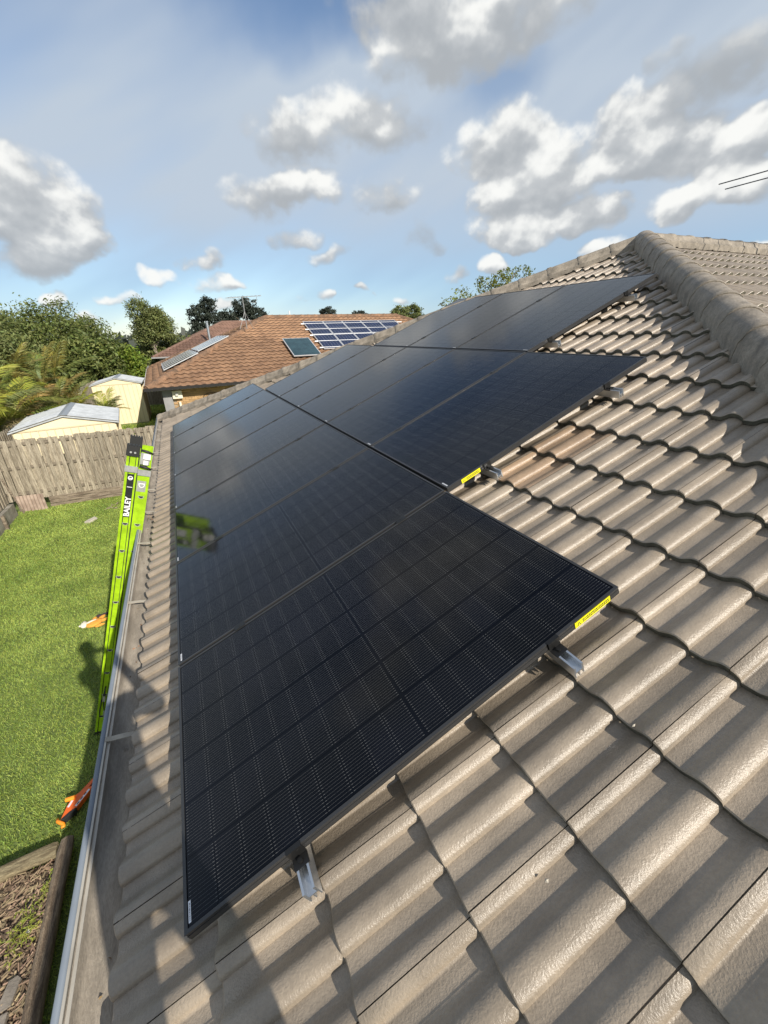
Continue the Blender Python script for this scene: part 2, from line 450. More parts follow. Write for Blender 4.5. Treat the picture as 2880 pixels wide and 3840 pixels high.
# ------------------------------------------------------------------ ground
GROUND_Z = 0.0
M['grass_base'] = material('lawn_soil', (0.18, 0.24, 0.06), 0.9, dark=(0.125, 0.175, 0.04), var=0.2, var_scale=2.5, fine=(40, 0.5), bump=0.8, bump_scale=60)
M['blade'] = material('grass_blade', (0.39, 0.48, 0.11), 0.6, dark=(0.27, 0.37, 0.07), var=0.3, var_scale=1.1, island=0.22, trans=0.4)
M['land'] = material('suburban_ground', (0.07, 0.095, 0.03), 0.95, var=0.4, var_scale=0.05)
g = MB(); g.add([(-900, -600, -0.03), (900, -600, -0.03), (900, 1600, -0.03), (-900, 1600, -0.03)], [(0, 1, 2, 3)])
tag(g.build('ground', M['land']), kind='structure')
g = MB(); g.add([(-4.6, -6, 0), (16, -6, 0), (16, 12.7, 0), (-4.6, 12.7, 0)], [(0, 1, 2, 3)])
tag(g.build('lawn', M['grass_base']), kind='structure')
g = MB(); g.add([(-4.6, 12.7, 0), (20, 12.7, 0), (20, 33, 0), (-4.6, 33, 0)], [(0, 1, 2, 3)])
tag(g.build('neighbour_lawn', M['grass_base']), kind='structure')

# ------------------------------------------------------------------ roof frames
TH = math.radians(22.5); CO, SI, TA = math.cos(TH), math.sin(TH), math.tan(TH)
Z0 = 2.6


def frame(origin, a, n):
    a = Vector(a); n = Vector(n); b = n.cross(a)
    m = Matrix.Identity(4)
    for i in range(3): m[i][0] = a[i]; m[i][1] = b[i]; m[i][2] = n[i]; m[i][3] = origin[i]
    return m


F_W = frame((0, 0, Z0), (CO, 0, SI), (-SI, 0, CO))          # the slope with the panels: local (v, u, h)
YH, YF = -2.78, 10.20
AX, AY = (YF - YH) / 2, (YF + YH) / 2                        # apex in plan
HK = 1.05                                                    # plan slope of the near hip
TS = math.atan(TA / HK); YS = AY - HK * AX
F_S = frame((AX, YS, Z0), (0, math.cos(TS), math.sin(TS)), (0, -math.sin(TS), math.cos(TS)))         # slope right of the near hip
F_N = frame((AX, YF, Z0), (0, -CO, SI), (0, SI, CO))         # hidden back slope
V_EAVE, GAUGE, TW = -0.318, 0.3425, 0.304
X_END = 15.0


def roll(e):
    """height of the roll at offset e from its centre; crease on the -e side, soft on the +e side"""
    if e <= 0:
        t = -e / 0.047
        return 0.031 * math.sqrt(max(0.0, 1 - t * t)) ** 0.9 if t < 1 else 0.0
    t = e / 0.070
    return 0.031 * (0.5 + 0.5 * math.cos(PI * min(1, t))) if t < 1 else 0.0


def profile_z(y):
    best = 0.0
    for c in (0.012, 0.012 + TW / 2, 0.012 + TW, 0.012 - TW / 2):
        best = max(best, roll(y - c))
    return best


def tile_mesh(ns, thick=0.027, length=0.40, tilt=0.029 / 0.3425, gap=0.0028, lip=True):
    """concrete tile with two rolls; local x up the slope, y along the eave, z off the roof.
    z = 0 is the crest at the front edge."""
    base = -0.031
    dense = [i / 2000 * TW for i in range(2001)]
    cum = [0.0]
    for i in range(2000):
        cum.append(cum[-1] + math.hypot(TW / 2000, 2.5 * (profile_z(dense[i + 1]) - profile_z(dense[i]))))
    ys = []
    for k in range(ns + 1):
        t = cum[-1] * k / ns
        j = min(range(0, 2001, 2), key=lambda q: abs(cum[q] - t)); ys.append(dense[j])
    for cr in (0.012 - 0.047 + TW, 0.012 + TW / 2 - 0.047):
        j = min(range(len(ys)), key=lambda q: abs(ys[q] - cr)); ys[j] = cr
    ys[0] = 0.0; ys[-1] = TW - gap
    mb = MB(); n = len(ys)
    zs = [base + profile_z(y) for y in ys]
    r = 0.004
    rows = [(0.0, -r), (r, 0.0), (length, 0.0)]
    vs = []
    for (x, dz) in rows: vs += [(x, y, z + dz - x * tilt) for y, z in zip(ys, zs)]
    fs = []
    for q in range(len(rows) - 1):
        for i in range(n - 1): fs.append((q * n + i, q * n + i + 1, (q + 1) * n + i + 1, (q + 1) * n + i))
    fs = [tuple(reversed(f)) for f in fs]
    mb.add(vs, fs)
    # front edge
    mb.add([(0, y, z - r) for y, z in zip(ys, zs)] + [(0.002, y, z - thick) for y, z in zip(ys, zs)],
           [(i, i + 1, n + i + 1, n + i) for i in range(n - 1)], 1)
    # side faces at the joint
    for y, z, sgn in ((ys[0], zs[0], 1), (ys[-1], zs[-1], -1)):
        q = [(0, y, z - r), (length, y, z - length * tilt), (length, y, z - thick - length * tilt), (0, y, z - thick)]
        mb.add(q, [(0, 1, 2, 3) if sgn > 0 else (3, 2, 1, 0)])
    if lip:  # underlap below the neighbour
        z = zs[0] - 0.009
        mb.add([(0.004, -0.016, z - 0.004), (0.004, 0.004, z), (length, 0.004, z - length * tilt), (length, -0.016, z - 0.004 - length * tilt)], [(0, 1, 2, 3)])
    return mb


def keep_test(pts, planes):
    """planes: (nx, ny, d): keep nx*x+ny*y <= d. returns 1 inside, 0 outside, -1 cut"""
    st = 1
    for nx, ny, d in planes:
        s = [nx * p[0] + ny * p[1] - d for p in pts]
        if min(s) > 0: return 0
        if max(s) > 0: st = -1
    return st


def cut_mesh(me, Mw, planes, name):
    bm = bmesh.new(); bm.from_mesh(me); bm.transform(Mw)
    for nx, ny, d in planes:
        bmesh.ops.bisect_plane(bm, geom=bm.verts[:] + bm.edges[:] + bm.faces[:], plane_co=(nx * d / (nx * nx + ny * ny), ny * d / (nx * nx + ny * ny), 0), plane_no=(nx, ny, 0), clear_outer=True)
    bm.transform(Mw.inverted())
    out = bpy.data.meshes.new(name); bm.to_mesh(out); n = len(out.polygons); bm.free()
    for mt in me.materials: out.materials.append(mt)
    return out if n else None


def smooth_tile(me):
    bm = bmesh.new(); bm.from_mesh(me)
    for f in bm.faces: f.smooth = True
    for e in bm.edges:
        if len(e.link_faces) == 2 and e.calc_face_angle(0) > 0.55: e.smooth = False
    bm.to_mesh(me); bm.free()


def tile_slope(F, v0, nv, u_lo, u_hi, u_phase, planes, me, crest_h, gauge=GAUGE, tw=TW, jit=1.0):
    """list of dicts, one per tile, of one slope"""
    res = []
    k0 = math.floor((u_lo - u_phase) / tw)
    for k in range(nv):
        v = v0 + k * gauge
        j = k0
        while u_phase + j * tw < u_hi:
            u = u_phase + j * tw; j += 1
            Mt = F @ Matrix.Translation((v + random.uniform(-1, 1) * 0.0025 * jit, u + random.uniform(-1, 1) * 0.0006 * jit, crest_h + random.uniform(-1, 1) * 0.0014 * jit)) @ Matrix.Rotation(random.uniform(-1, 1) * 0.0035 * jit, 4, 'Z') @ Matrix.Rotation(random.uniform(-1, 1) * 0.003 * jit, 4, 'X')
            pts = [Mt @ Vector(p) for p in ((0, 0, 0), (0.4, 0, 0), (0.4, tw, 0), (0, tw, 0))]
            st = keep_test(pts, planes)
            if st == 0: continue
            res.append(dict(M=Mt, cut=(st == -1), v=v, u=u, pts=pts, planes=planes, me=me))
    return res


def screen_area(pts, ctr_only=False):
    q = [project(p) for p in pts]
    if any(a is None for a in q): return 0
    xs = [a[0] for a in q]; ys = [a[1] for a in q]
    cx, cy = sum(xs) / 4, sum(ys) / 4
    if cx < -60 or cx > 2940 or cy < -60 or cy > 3900: return 0
    return abs(sum(xs[i] * ys[(i + 1) % 4] - xs[(i + 1) % 4] * ys[i] for i in range(4))) / 2


def mi_of(allF, mi):
    q = [m for (k, f), m in zip(allF, mi) if k == 'q']; t = [m for (k, f), m in zip(allF, mi) if k == 't']
    return np.concatenate(q + q + t) if q else np.concatenate(t)


def emit_tiles(tiles, parents, parent_stuff, limit, name, stuff_name, tint=None):
    """parents: function tile -> parent object; the `limit` largest on screen are objects, the rest one part"""
    for t in tiles: t['a'] = t.get('a', screen_area(t['pts']))
    tiles.sort(key=lambda t: -t['a'])
    allV, allF, off, mi_list = [], [], 0, []
    for i, t in enumerate(tiles):
        me = t['me']
        if t['cut']:
            me = cut_mesh(me, t['M'], t['planes'], name)
            if me is None: continue
        if i < limit and t['a'] > 0:
            o = obj(name, me, parents(t), t['M'])
            if tint: o.color = tint(t)
        else:
            n = len(me.vertices); co = np.empty(n * 3); me.vertices.foreach_get('co', co); co = co.reshape(-1, 3)
            A = np.array(t['M']); co = co @ A[:3, :3].T + A[:3, 3]
            if t['cut']:
                bm = bmesh.new(); bm.from_mesh(me); bmesh.ops.triangulate(bm, faces=bm.faces)
                f = [[v.index for v in fc.verts] + [-1] for fc in bm.faces]; mi_list.append(np.array([fc.material_index for fc in bm.faces])); bm.free()
                f = np.array(f); f[:, 3] = f[:, 0]
                f = f[:, :3]
                allV.append(co); allF.append(('t', f + off))
            else:
                f = np.array([list(p.vertices) for p in me.polygons]); mi_list.append(np.array([p.material_index for p in me.polygons])); allV.append(co); allF.append(('q', f + off))
            off += n
    if allV:
        V = np.concatenate(allV)
        Q = [f for k, f in allF if k == 'q']; Tn = [f for k, f in allF if k == 't']
        faces = []
        tri = []
        if Q:
            Q = np.concatenate(Q); tri += [Q[:, [0, 1, 2]], Q[:, [0, 2, 3]]]
        if Tn: tri.append(np.concatenate(Tn))
        mats_ = list(tiles[0]['me'].materials); me = np_mesh(stuff_name, V, np.concatenate(tri), mats_, smooth=False)
        if len(mats_) > 1: me.polygons.foreach_set('material_index', mi_of(allF, mi_list))
        o = obj(stuff_name, me, parent_stuff); tag(o, kind='stuff')


# ------------------------------------------------------------------ own house
house = thing('tiled_house', 'low house with grey brown concrete tile roof under the black solar panels', 'house', (4, 4, 0))
WALL = material('brick_wall', (0.30, 0.19, 0.12), 0.85, var=0.3, var_scale=8)
hx0, hx1, hy0, hy1 = 0.25, X_END - 0.4, YS + 0.25, YF - 0.25
w = MB(); w.box2((hx0, hy0, 0), (hx1, hy1, 2.28)); w.build('wall', WALL, house)
# roof decks a little under the tiles
H_DECK = -0.185
mb = MB()
A0 = Vector((AX, AY, Z0 + AX * TA)); dz = H_DECK / CO
cW0 = Vector((-0.25, YS - 0.25 * HK, Z0 - 0.25 * TA)); cW1 = Vector((-0.25, YF + 0.25, Z0 - 0.25 * TA))
cE0 = Vector((X_END, YS - 0.25 * HK, Z0 - 0.25 * TA)); cE1 = Vector((X_END, YF + 0.25, Z0 - 0.25 * TA)); R1 = Vector((X_END, AY, A0.z))
dn = Vector((0, 0, dz))
deck_w = MB().add([cW0 + dn, A0 + dn, cW1 + dn], [(0, 1, 2)]).build('roof_slope', M['under'], house)
deck_s = MB().add([cW0 + dn, cE0 + dn, R1 + dn, A0 + dn], [(0, 1, 2, 3)]).build('roof_slope', M['under'], house)
deck_n = MB().add([cW1 + dn, A0 + dn, R1 + dn, cE1 + dn], [(0, 1, 2, 3)]).build('roof_slope', M['tile_far'], house)
MB().add([cE0 + dn, cE1 + dn, R1 + dn], [(0, 1, 2)]).build('gable_end', WALL, house)

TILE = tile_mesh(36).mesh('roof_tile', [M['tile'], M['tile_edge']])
smooth_tile(TILE)
HIP_NEAR = (HK, -1, -YS)      # west slope keeps what lies beyond the near hip
HIP_FAR = (1, 1, YF)         # keep x + y <= YF
HIP_NEAR_S = (-HK, 1, YS)
tiles = tile_slope(F_W, V_EAVE, 22, -3.7, 10.8, -0.364, [HIP_NEAR, HIP_FAR], TILE, -0.10)
PANELS = [(0, k) for k in range(7)] + [(1, k) for k in range(1, 6)] + [(2, k) for k in range(2, 5)]
PU, PV = 1.154, 1.7535
PL, PW = 1.7335, 1.134


def under_panel(t):
    c = t['v'] + 0.17; d = t['u'] + 0.15
    for r, k in PANELS:
        if r * PV + 0.05 < c < r * PV + PL - 0.05 and k * PU + 0.05 < d < k * PU + PW - 0.05: return True
    return False


for t in tiles:
    t['slope'] = deck_w
    if under_panel(t): t['a'] = 0
south = tile_slope(F_S, V_EAVE, 22, -(X_END - AX), AX + 0.6, 0.07, [HIP_NEAR_S, (1, 0, X_END)], TILE, -0.10)
for t in south: t['slope'] = deck_s


def tile_tint(t):
    k = random.random()
    base = [1.0, 1.0, 1.0]
    u, v = t['u'], t['v']
    d = math.hypot((u - 1.55) / 0.75, (v - 2.25) / 0.55)     # a handful of warmer tiles beside the second row
    if d < 1.15 and t['slope'] is deck_w: base = [1.12, 0.95, 0.80]
    if t['slope'] is deck_w and v > 3.2: base = [1.08, 1.08, 1.10]   # higher courses are bleached paler
    s = random.uniform(0.95, 1.05)
    return (base[0] * s, base[1] * s, base[2] * s, 1)


emit_tiles(tiles + south, lambda t: t['slope'], deck_s, 300, 'roof_tile', 'roof_tile_field', tile_tint)


# hip and ridge caps ------------------------------------------------
def caps(p_top, p_bot, length, parent, mat, rad=0.115, drop=0.16, name='hip_cap', step=0.009, side_up=None, lift=0.0, spread=0.155):
    p_top, p_bot = Vector(p_top), Vector(p_bot)
    d = (p_bot - p_top); L = d.length; d.normalize()
    up = Vector((0, 0, 1)); y = up.cross(d).normalized(); z = d.cross(y)
    n = max(1, round(L / length)); ln = L / n
    prof = [(-spread, -drop), (-spread + 0.004, -0.045), (-rad * 0.99, -0.018)]
    for i in range(1, 10):
        a = PI * (1 - i / 10); prof.append((rad * 0.95 * math.cos(a), 0.075 * math.sin(a) - 0.01))
    prof += [(rad * 0.98, -0.018), (spread - 0.004, -0.045), (spread, -drop)]
    m = len(prof); mb = MB(); vs = []
    for (x, s, dz2) in ((0.0, 0.985, -0.003), (ln - 0.05, 1.0, 0.0), (ln - 0.04, 1.0, step), (ln + 0.012, 1.008, step), (ln + 0.018, 1.0, step - 0.004)):
        vs += [(x, a * s, b + dz2) for a, b in prof]
    vs += [(ln + 0.018, a * 0.85, b - 0.03) for a, b in prof]
    fs = []
    for q in range(5):
        for i in range(m - 1): fs.append((q * m + i, q * m + i + 1, (q + 1) * m + i + 1, (q + 1) * m + i))
    mb.add(vs, fs)
    bm = bmesh.new(); me = mb.mesh(name, mat); bm.from_mesh(me); bmesh.ops.recalc_face_normals(bm, faces=bm.faces)
    if sum(f.normal.z for f in bm.faces) < 0: bmesh.ops.reverse_faces(bm, faces=bm.faces)
    for f in bm.faces: f.smooth = True
    for e in bm.edges:
        if len(e.link_faces) == 2 and e.calc_face_angle(0) > 0.7: e.smooth = False
    bm.to_mesh(me); bm.free()
    base = Matrix.Identity(4)
    for i in range(3): base[i][0] = d[i]; base[i][1] = y[i]; base[i][2] = z[i]
    for k in range(n):
        p = p_top + d * (ln * k) + Vector((0, 0, lift))
        o = obj(name, me, parent, Matrix.Translation(p) @ base @ Matrix.Rotation(random.uniform(-0.006, 0.006), 4, 'Z') @ Matrix.Rotation(random.uniform(-0.01, 0.01), 4, 'X'))
    return o


LIFT = -0.005
apex = Vector((AX, AY, A0.z))
hipW = Vector((-0.30, YS - 0.30 * HK, Z0 - 0.30 * TA)); hipF = Vector((-0.30, YF + 0.30, Z0 - 0.30 * TA))
caps(apex, hipW, 0.40, house, M['cap'], name='hip_cap', lift=LIFT - 0.035, rad=0.118, drop=0.19, spread=0.135)
caps(apex, hipF, 0.42, house, M['cap'], name='hip_cap', lift=LIFT - 0.06, rad=0.095, drop=0.10, spread=0.13)
caps(apex + Vector((0.1, 0, 0)), Vector((X_END, AY, A0.z)), 0.42, house, M['cap'], name='ridge_cap', lift=LIFT - 0.06, rad=0.12, drop=0.12, spread=0.16)
mb = MB()   # rounded mortar knob over the apex
for i in range(7):
    for j in range(12):
        t = i / 6 * PI / 2; a = j / 12 * 2 * PI
        mb.v.append((0.16 * math.cos(a) * math.sin(t), 0.16 * math.sin(a) * math.sin(t), 0.1 * math.cos(t)))
for i in range(6):
    for j in range(12): mb.f.append((i * 12 + j, i * 12 + (j + 1) % 12, (i + 1) * 12 + (j + 1) % 12, (i + 1) * 12 + j)); mb.m.append(0)
mb.f = [tuple(reversed(f)) for f in mb.f]
mb.build('apex_mortar', M['cap'], house, Matrix.Translation(apex + Vector((0, 0, -0.10))), smooth=True)

# gutter ------------------------------------------------------------
gx = -0.372; gz = 2.382
gutter = thing('roof_gutter', 'long dirty metal gutter along the eave of the tiled house', 'gutter', (gx, 3.6, 2.3))
gy0, gy1 = YS - 0.4, YF + 0.42


def extrude_y(poly, y0, y1, closed=False, ny=1, wob=0.0):
    mb = MB(); n = len(poly); vs = []
    for k in range(ny + 1):
        y = y0 + (y1 - y0) * k / ny
        vs += [(x, y, z) for x, z in poly]
    fs = []
    for k in range(ny):
        for i in range(n if closed else n - 1):
            j = (i + 1) % n
            fs.append((k * n + i, k * n + j, (k + 1) * n + j, (k + 1) * n + i))
    mb.add(vs, fs)
    if closed:
        mb.f += [tuple(range(n)), tuple(reversed([ny * n + i for i in range(n)]))]; mb.m += [0, 0]
    return mb


inner = [(gx + 0.012, gz - 0.004), (gx + 0.016, gz - 0.02), (gx + 0.019, gz - 0.055), (gx + 0.03, gz - 0.085), (gx + 0.07, gz - 0.088), (gx + 0.125, gz - 0.086), (gx + 0.15, gz - 0.082), (gx + 0.16, gz - 0.06), (gx + 0.162, gz - 0.045)]
extrude_y(inner, gy0, gy1).build('trough', M['gut_in'], gutter, smooth=True)
outer = [(gx + 0.004, gz - 0.002), (gx - 0.006, gz - 0.02), (gx - 0.01, gz - 0.045), (gx - 0.004, gz - 0.075), (gx + 0.012, gz - 0.10), (gx + 0.06, gz - 0.104), (gx + 0.124, gz - 0.104)]
extrude_y(list(reversed(outer)), gy0, gy1).build('front_face', M['gut_out'], gutter, smooth=True)
lipm = MB(); lipm.tube([(gx - 0.009, gy0, gz - 0.006), (gx - 0.009, gy1, gz - 0.006)], 0.0125, 12)
lipm.build('bead', M['gut_out'], gutter, smooth=True)
MB().box2((gx + 0.003, gy0, gz - 0.004), (gx + 0.011, gy1, gz + 0.003)).build('lip', M['gut_lip'], gutter)
lm = MB(); lm.box((gx + 0.018, (gy0 + gy1) / 2, gz - 0.012), (0.012, gy1 - gy0, 0.003)); lm.build('inner_fold', M['gut_lip'], gutter)
for y in (gy0, gy1):
    MB().prism([Vector((x, y, z)) for x, z in ([(gx, gz), (gx - 0.01, gz - 0.045), (gx + 0.012, gz - 0.1), (gx + 0.124, gz - 0.1), (gx + 0.124, gz)])], (0, 0.003, 0)).build('end_cap', M['gut_out'], gutter)
for y in (-1.4, -0.15, 1.05, 2.28, 3.32, 4.16, 4.96, 6.05, 6.99, 8.0, 9.1):
    s = MB(); pts = [(gx + 0.006, y, gz + 0.006), (gx + 0.03, y, gz - 0.002), (gx + 0.075, y, gz - 0.008), (gx + 0.10, y, gz - 0.014), (gx + 0.15, y, gz - 0.03)]
    for i in range(len(pts) - 1):
        a, b = Vector(pts[i]), Vector(pts[i + 1])
        s.add([a + Vector((0, -0.014, 0)), a + Vector((0, 0.014, 0)), b + Vector((0, 0.014, 0)), b + Vector((0, -0.014, 0))], [(3, 2, 1, 0)])
        s.add([a + Vector((0, -0.014, -0.004)), a + Vector((0, 0.014, -0.004)), b + Vector((0, 0.014, -0.004)), b + Vector((0, -0.014, -0.004))], [(0, 1, 2, 3)])
        s.add([a + Vector((0, -0.014, 0)), b + Vector((0, -0.014, 0)), b + Vector((0, -0.014, -0.004)), a + Vector((0, -0.014, -0.004))], [(3, 2, 1, 0)])
    s.build('strap', M['gut_strap'], gutter)
f = MB(); f.box2((gx + 0.168, gy0, 2.20), (gx + 0.190, gy1, 2.335)); f.build('fascia', M['fascia'], house)
f = MB(); f.box2((gx + 0.192, gy0, 2.20), (hx0 - 0.002, gy1, 2.215)); f.build('soffit', M['white'], house)
# other eaves, plain
f = MB(); f.box2((gx + 0.16, YS - 0.44, 2.2), (X_END, YS - 0.40, 2.41)); f.build('fascia', M['fascia'], house)
f = MB(); f.box2((gx + 0.16, YF + 0.40, 2.2), (X_END, YF + 0.44, 2.41)); f.build('fascia', M['fascia'], house)
# leaf litter and silt flecks stuck in the gutter
lit_m = material('gutter_litter', (0.22, 0.13, 0.07), 0.8, island=0.4)
lt = MB()
for i in range(70):
    y = random.uniform(0, 9.8) if i > 14 else random.gauss(4.05, 0.05)
    x = gx + random.uniform(0.05, 0.11); z = gz - 0.086 + (0.0 if i > 14 else random.uniform(0, 0.08))
    a = random.uniform(0, PI); r = random.uniform(0.004, 0.014)
    lt.add([(x + r * math.cos(a), y + r * math.sin(a), z + 0.004), (x - r * 0.3 * math.sin(a), y + r * 0.3 * math.cos(a), z + 0.009), (x - r * math.cos(a), y - r * math.sin(a), z + 0.004), (x + r * 0.3 * math.sin(a), y - r * 0.3 * math.cos(a), z + 0.002)], [(0, 1, 2, 3)])
lo = lt.build('leaf_litter', lit_m, gutter); tag(lo, kind='stuff')

# ------------------------------------------------------------------ solar panels
def panel_frame_mesh():
    mb = MB(); t, lip, hgt = 0.002, 0.011, 0.035
    def ring(x0, x1, y0, y1, zt, zb, wdt):
        o = [(x0, y0), (x1, y0), (x1, y1), (x0, y1)]; i = [(x0 + wdt, y0 + wdt), (x1 - wdt, y0 + wdt), (x1 - wdt, y1 - wdt), (x0 + wdt, y1 - wdt)]
        vs = [(*p, zt) for p in o] + [(*p, zt) for p in i] + [(*p, zb) for p in o] + [(*p, zb) for p in i]
        fs = []
        for k in range(4):
            j = (k + 1) % 4
            fs += [(k, j, 4 + j, 4 + k), (8 + j, 8 + k, 12 + k, 12 + j), (k, 8 + k, 8 + j, j), (4 + j, 12 + j, 12 + k, 4 + k)]
        mb.add(vs, fs)
    ring(0, PL, 0, PW, 0.0, -0.003, lip)
    ring(0.0015, PL - 0.0015, 0.0015, PW - 0.0015, -0.0035, -0.014, 0.004)
    ring(0.0, PL, 0.0, PW, -0.0145, hgt * -1, 0.0022)
    ring(0.0, PL, 0.0, PW, -hgt + 0.002, -hgt - 0.0002, 0.028)
    return mb.mesh('frame', M['frame'])


FRAME_ME = panel_frame_mesh()
SHEET_ME = MB().add([(0.010, 0.010, -0.0032), (PL - 0.010, 0.010, -0.0032), (PL - 0.010, PW - 0.010, -0.0032), (0.010, PW - 0.010, -0.0032)], [(0, 1, 2, 3)]).mesh('glass', M['sheet'])
CX, CY, GX, GY, MID = 0.0915, 0.182, 0.0026, 0.0028, 0.013
y_start = (PW - 6 * CY - 5 * GY) / 2
x_len = 18 * CX + 16 * GX + MID
x_start = (PL - x_len) / 2
ch = 0.006


def cell_quad(z=0.0):
    return [(ch, 0, z), (CX - ch, 0, z), (CX, ch, z), (CX, CY - ch, z), (CX - ch, CY, z), (ch, CY, z), (0, CY - ch, z), (0, ch, z)]


def cell_origin(i, j):
    x = x_start + i * (CX + GX) + (MID - GX if i >= 9 else 0)
    return x, y_start + j * (CY + GY)


def uv_mesh(name, quads, mat):
    me = bpy.data.meshes.new(name); vs = []; fs = []
    for q, _ in quads: fs.append(tuple(range(len(vs), len(vs) + len(q)))); vs += q
    me.from_pydata(vs, [], fs)
    uvl = me.uv_layers.new(name='UVMap'); uv = []
    for q, (ox, oy) in quads: uv += [((x - ox) / CX, (y - oy) / CY) for x, y, z in q]
    uvl.data.foreach_set('uv', [c for p in uv for c in p])
    me.materials.append(mat); me.update()
    return me


CELL_ME = uv_mesh('cell', [(cell_quad(), (0, 0))], M['cell'])
allq = []
for i in range(18):
    for j in range(6):
        ox, oy = cell_origin(i, j); allq.append(([(x + ox, y + oy, -0.0026) for x, y, z in cell_quad()], (ox, oy)))
CELLS_ME = uv_mesh('cell_array', allq, M['cell'])
STICK_ME = MB().add([(0.0135, 0.022, -0.0021), (0.0215, 0.022, -0.0021), (0.0215, 0.078, -0.0021), (0.0135, 0.078, -0.0021)], [(0, 1, 2, 3)]).mesh('barcode_sticker', M['sticker'])
bars = MB(); y = 0.027
while y < 0.072:
    wd = random.choice([0.0006, 0.001, 0.0016]); bars.add([(0.0160, y, -0.0017), (0.0195, y, -0.0017), (0.0195, y + wd, -0.0017), (0.0160, y + wd, -0.0017)], [(0, 1, 2, 3)]); y += wd + random.choice([0.0007, 0.0013, 0.002])
BARS_ME = bars.mesh('barcode', M['ink'])
ROWN = ('lower', 'middle', 'upper')
ORD = ('nearest', 'second', 'third', 'fourth', 'fifth', 'sixth', 'seventh and farthest')
first_in_row = (0, 1, 2); count_in_row = (7, 5, 3)
WITH_CELLS = {(0, 0), (0, 1), (0, 2), (0, 3), (1, 1), (1, 2), (1, 3), (2, 2)}
for r, k in PANELS:
    i = k - first_in_row[r]
    if i == 0: lab = 'black solar panel nearest to the viewer in the %s row' % ROWN[r]
    elif i == count_in_row[r] - 1: lab = 'black solar panel at the far end of the %s row' % ROWN[r]
    else: lab = 'black solar panel, %s from the near end of the %s row' % (ORD[i], ROWN[r])
    Mp = F_W @ Matrix.Translation((r * PV, k * PU, random.uniform(-0.001, 0.001)))
    root = thing('solar_module', lab, 'solar panel', group='black solar panels on the tiled roof', M=Mp)
    I4 = Matrix.Identity(4)
    obj('frame', FRAME_ME, root, I4, True)
    gl = obj('glass', SHEET_ME, root, I4, True)
    if (r, k) in WITH_CELLS:
        for ii in range(18):
            for jj in range(6):
                ox, oy = cell_origin(ii, jj)
                obj('cell', CELL_ME, gl, Matrix.Translation((ox, oy, -0.0026)), True)
    else:
        tag(obj('cell_array', CELLS_ME, gl, I4, True), kind='stuff')
    st = obj('barcode_sticker', STICK_ME, root, I4, True); obj('barcode', BARS_ME, st, I4, True)
    if i == 0 and r < 2:
        v0, v1 = ((1.51, 1.685), (0.105, 0.25))[r]
        ys = MB().box2((v0, -0.0022, -0.0335), (v1, -0.0004, -0.006)).build('warning_sticker', M['yellow'], root, I4, local=True)
        tx = MB(); tx.add([(v0 + 0.008, -0.0028, -0.029), (v0 + 0.028, -0.0028, -0.029), (v0 + 0.018, -0.0028, -0.011)], [(0, 1, 2)])
        tx.add([(v0 + 0.0125, -0.0031, -0.0272), (v0 + 0.0235, -0.0031, -0.0272), (v0 + 0.018, -0.0031, -0.0165)], [(0, 1, 2)], 1)
        for ln in range(2):
            x = v0 + 0.036
            while x < v1 - 0.012:
                wd = random.uniform(0.003, 0.009); zc = -0.015 - ln * 0.0095
                tx.add([(x, -0.0028, zc - 0.0028), (x + wd, -0.0028, zc - 0.0028), (x + wd, -0.0028, zc + 0.0028), (x, -0.0028, zc + 0.0028)], [(0, 1, 2, 3)]); x += wd + 0.0022
        tx.build('print', [M['ink'], M['yellow']], ys, I4, local=True)

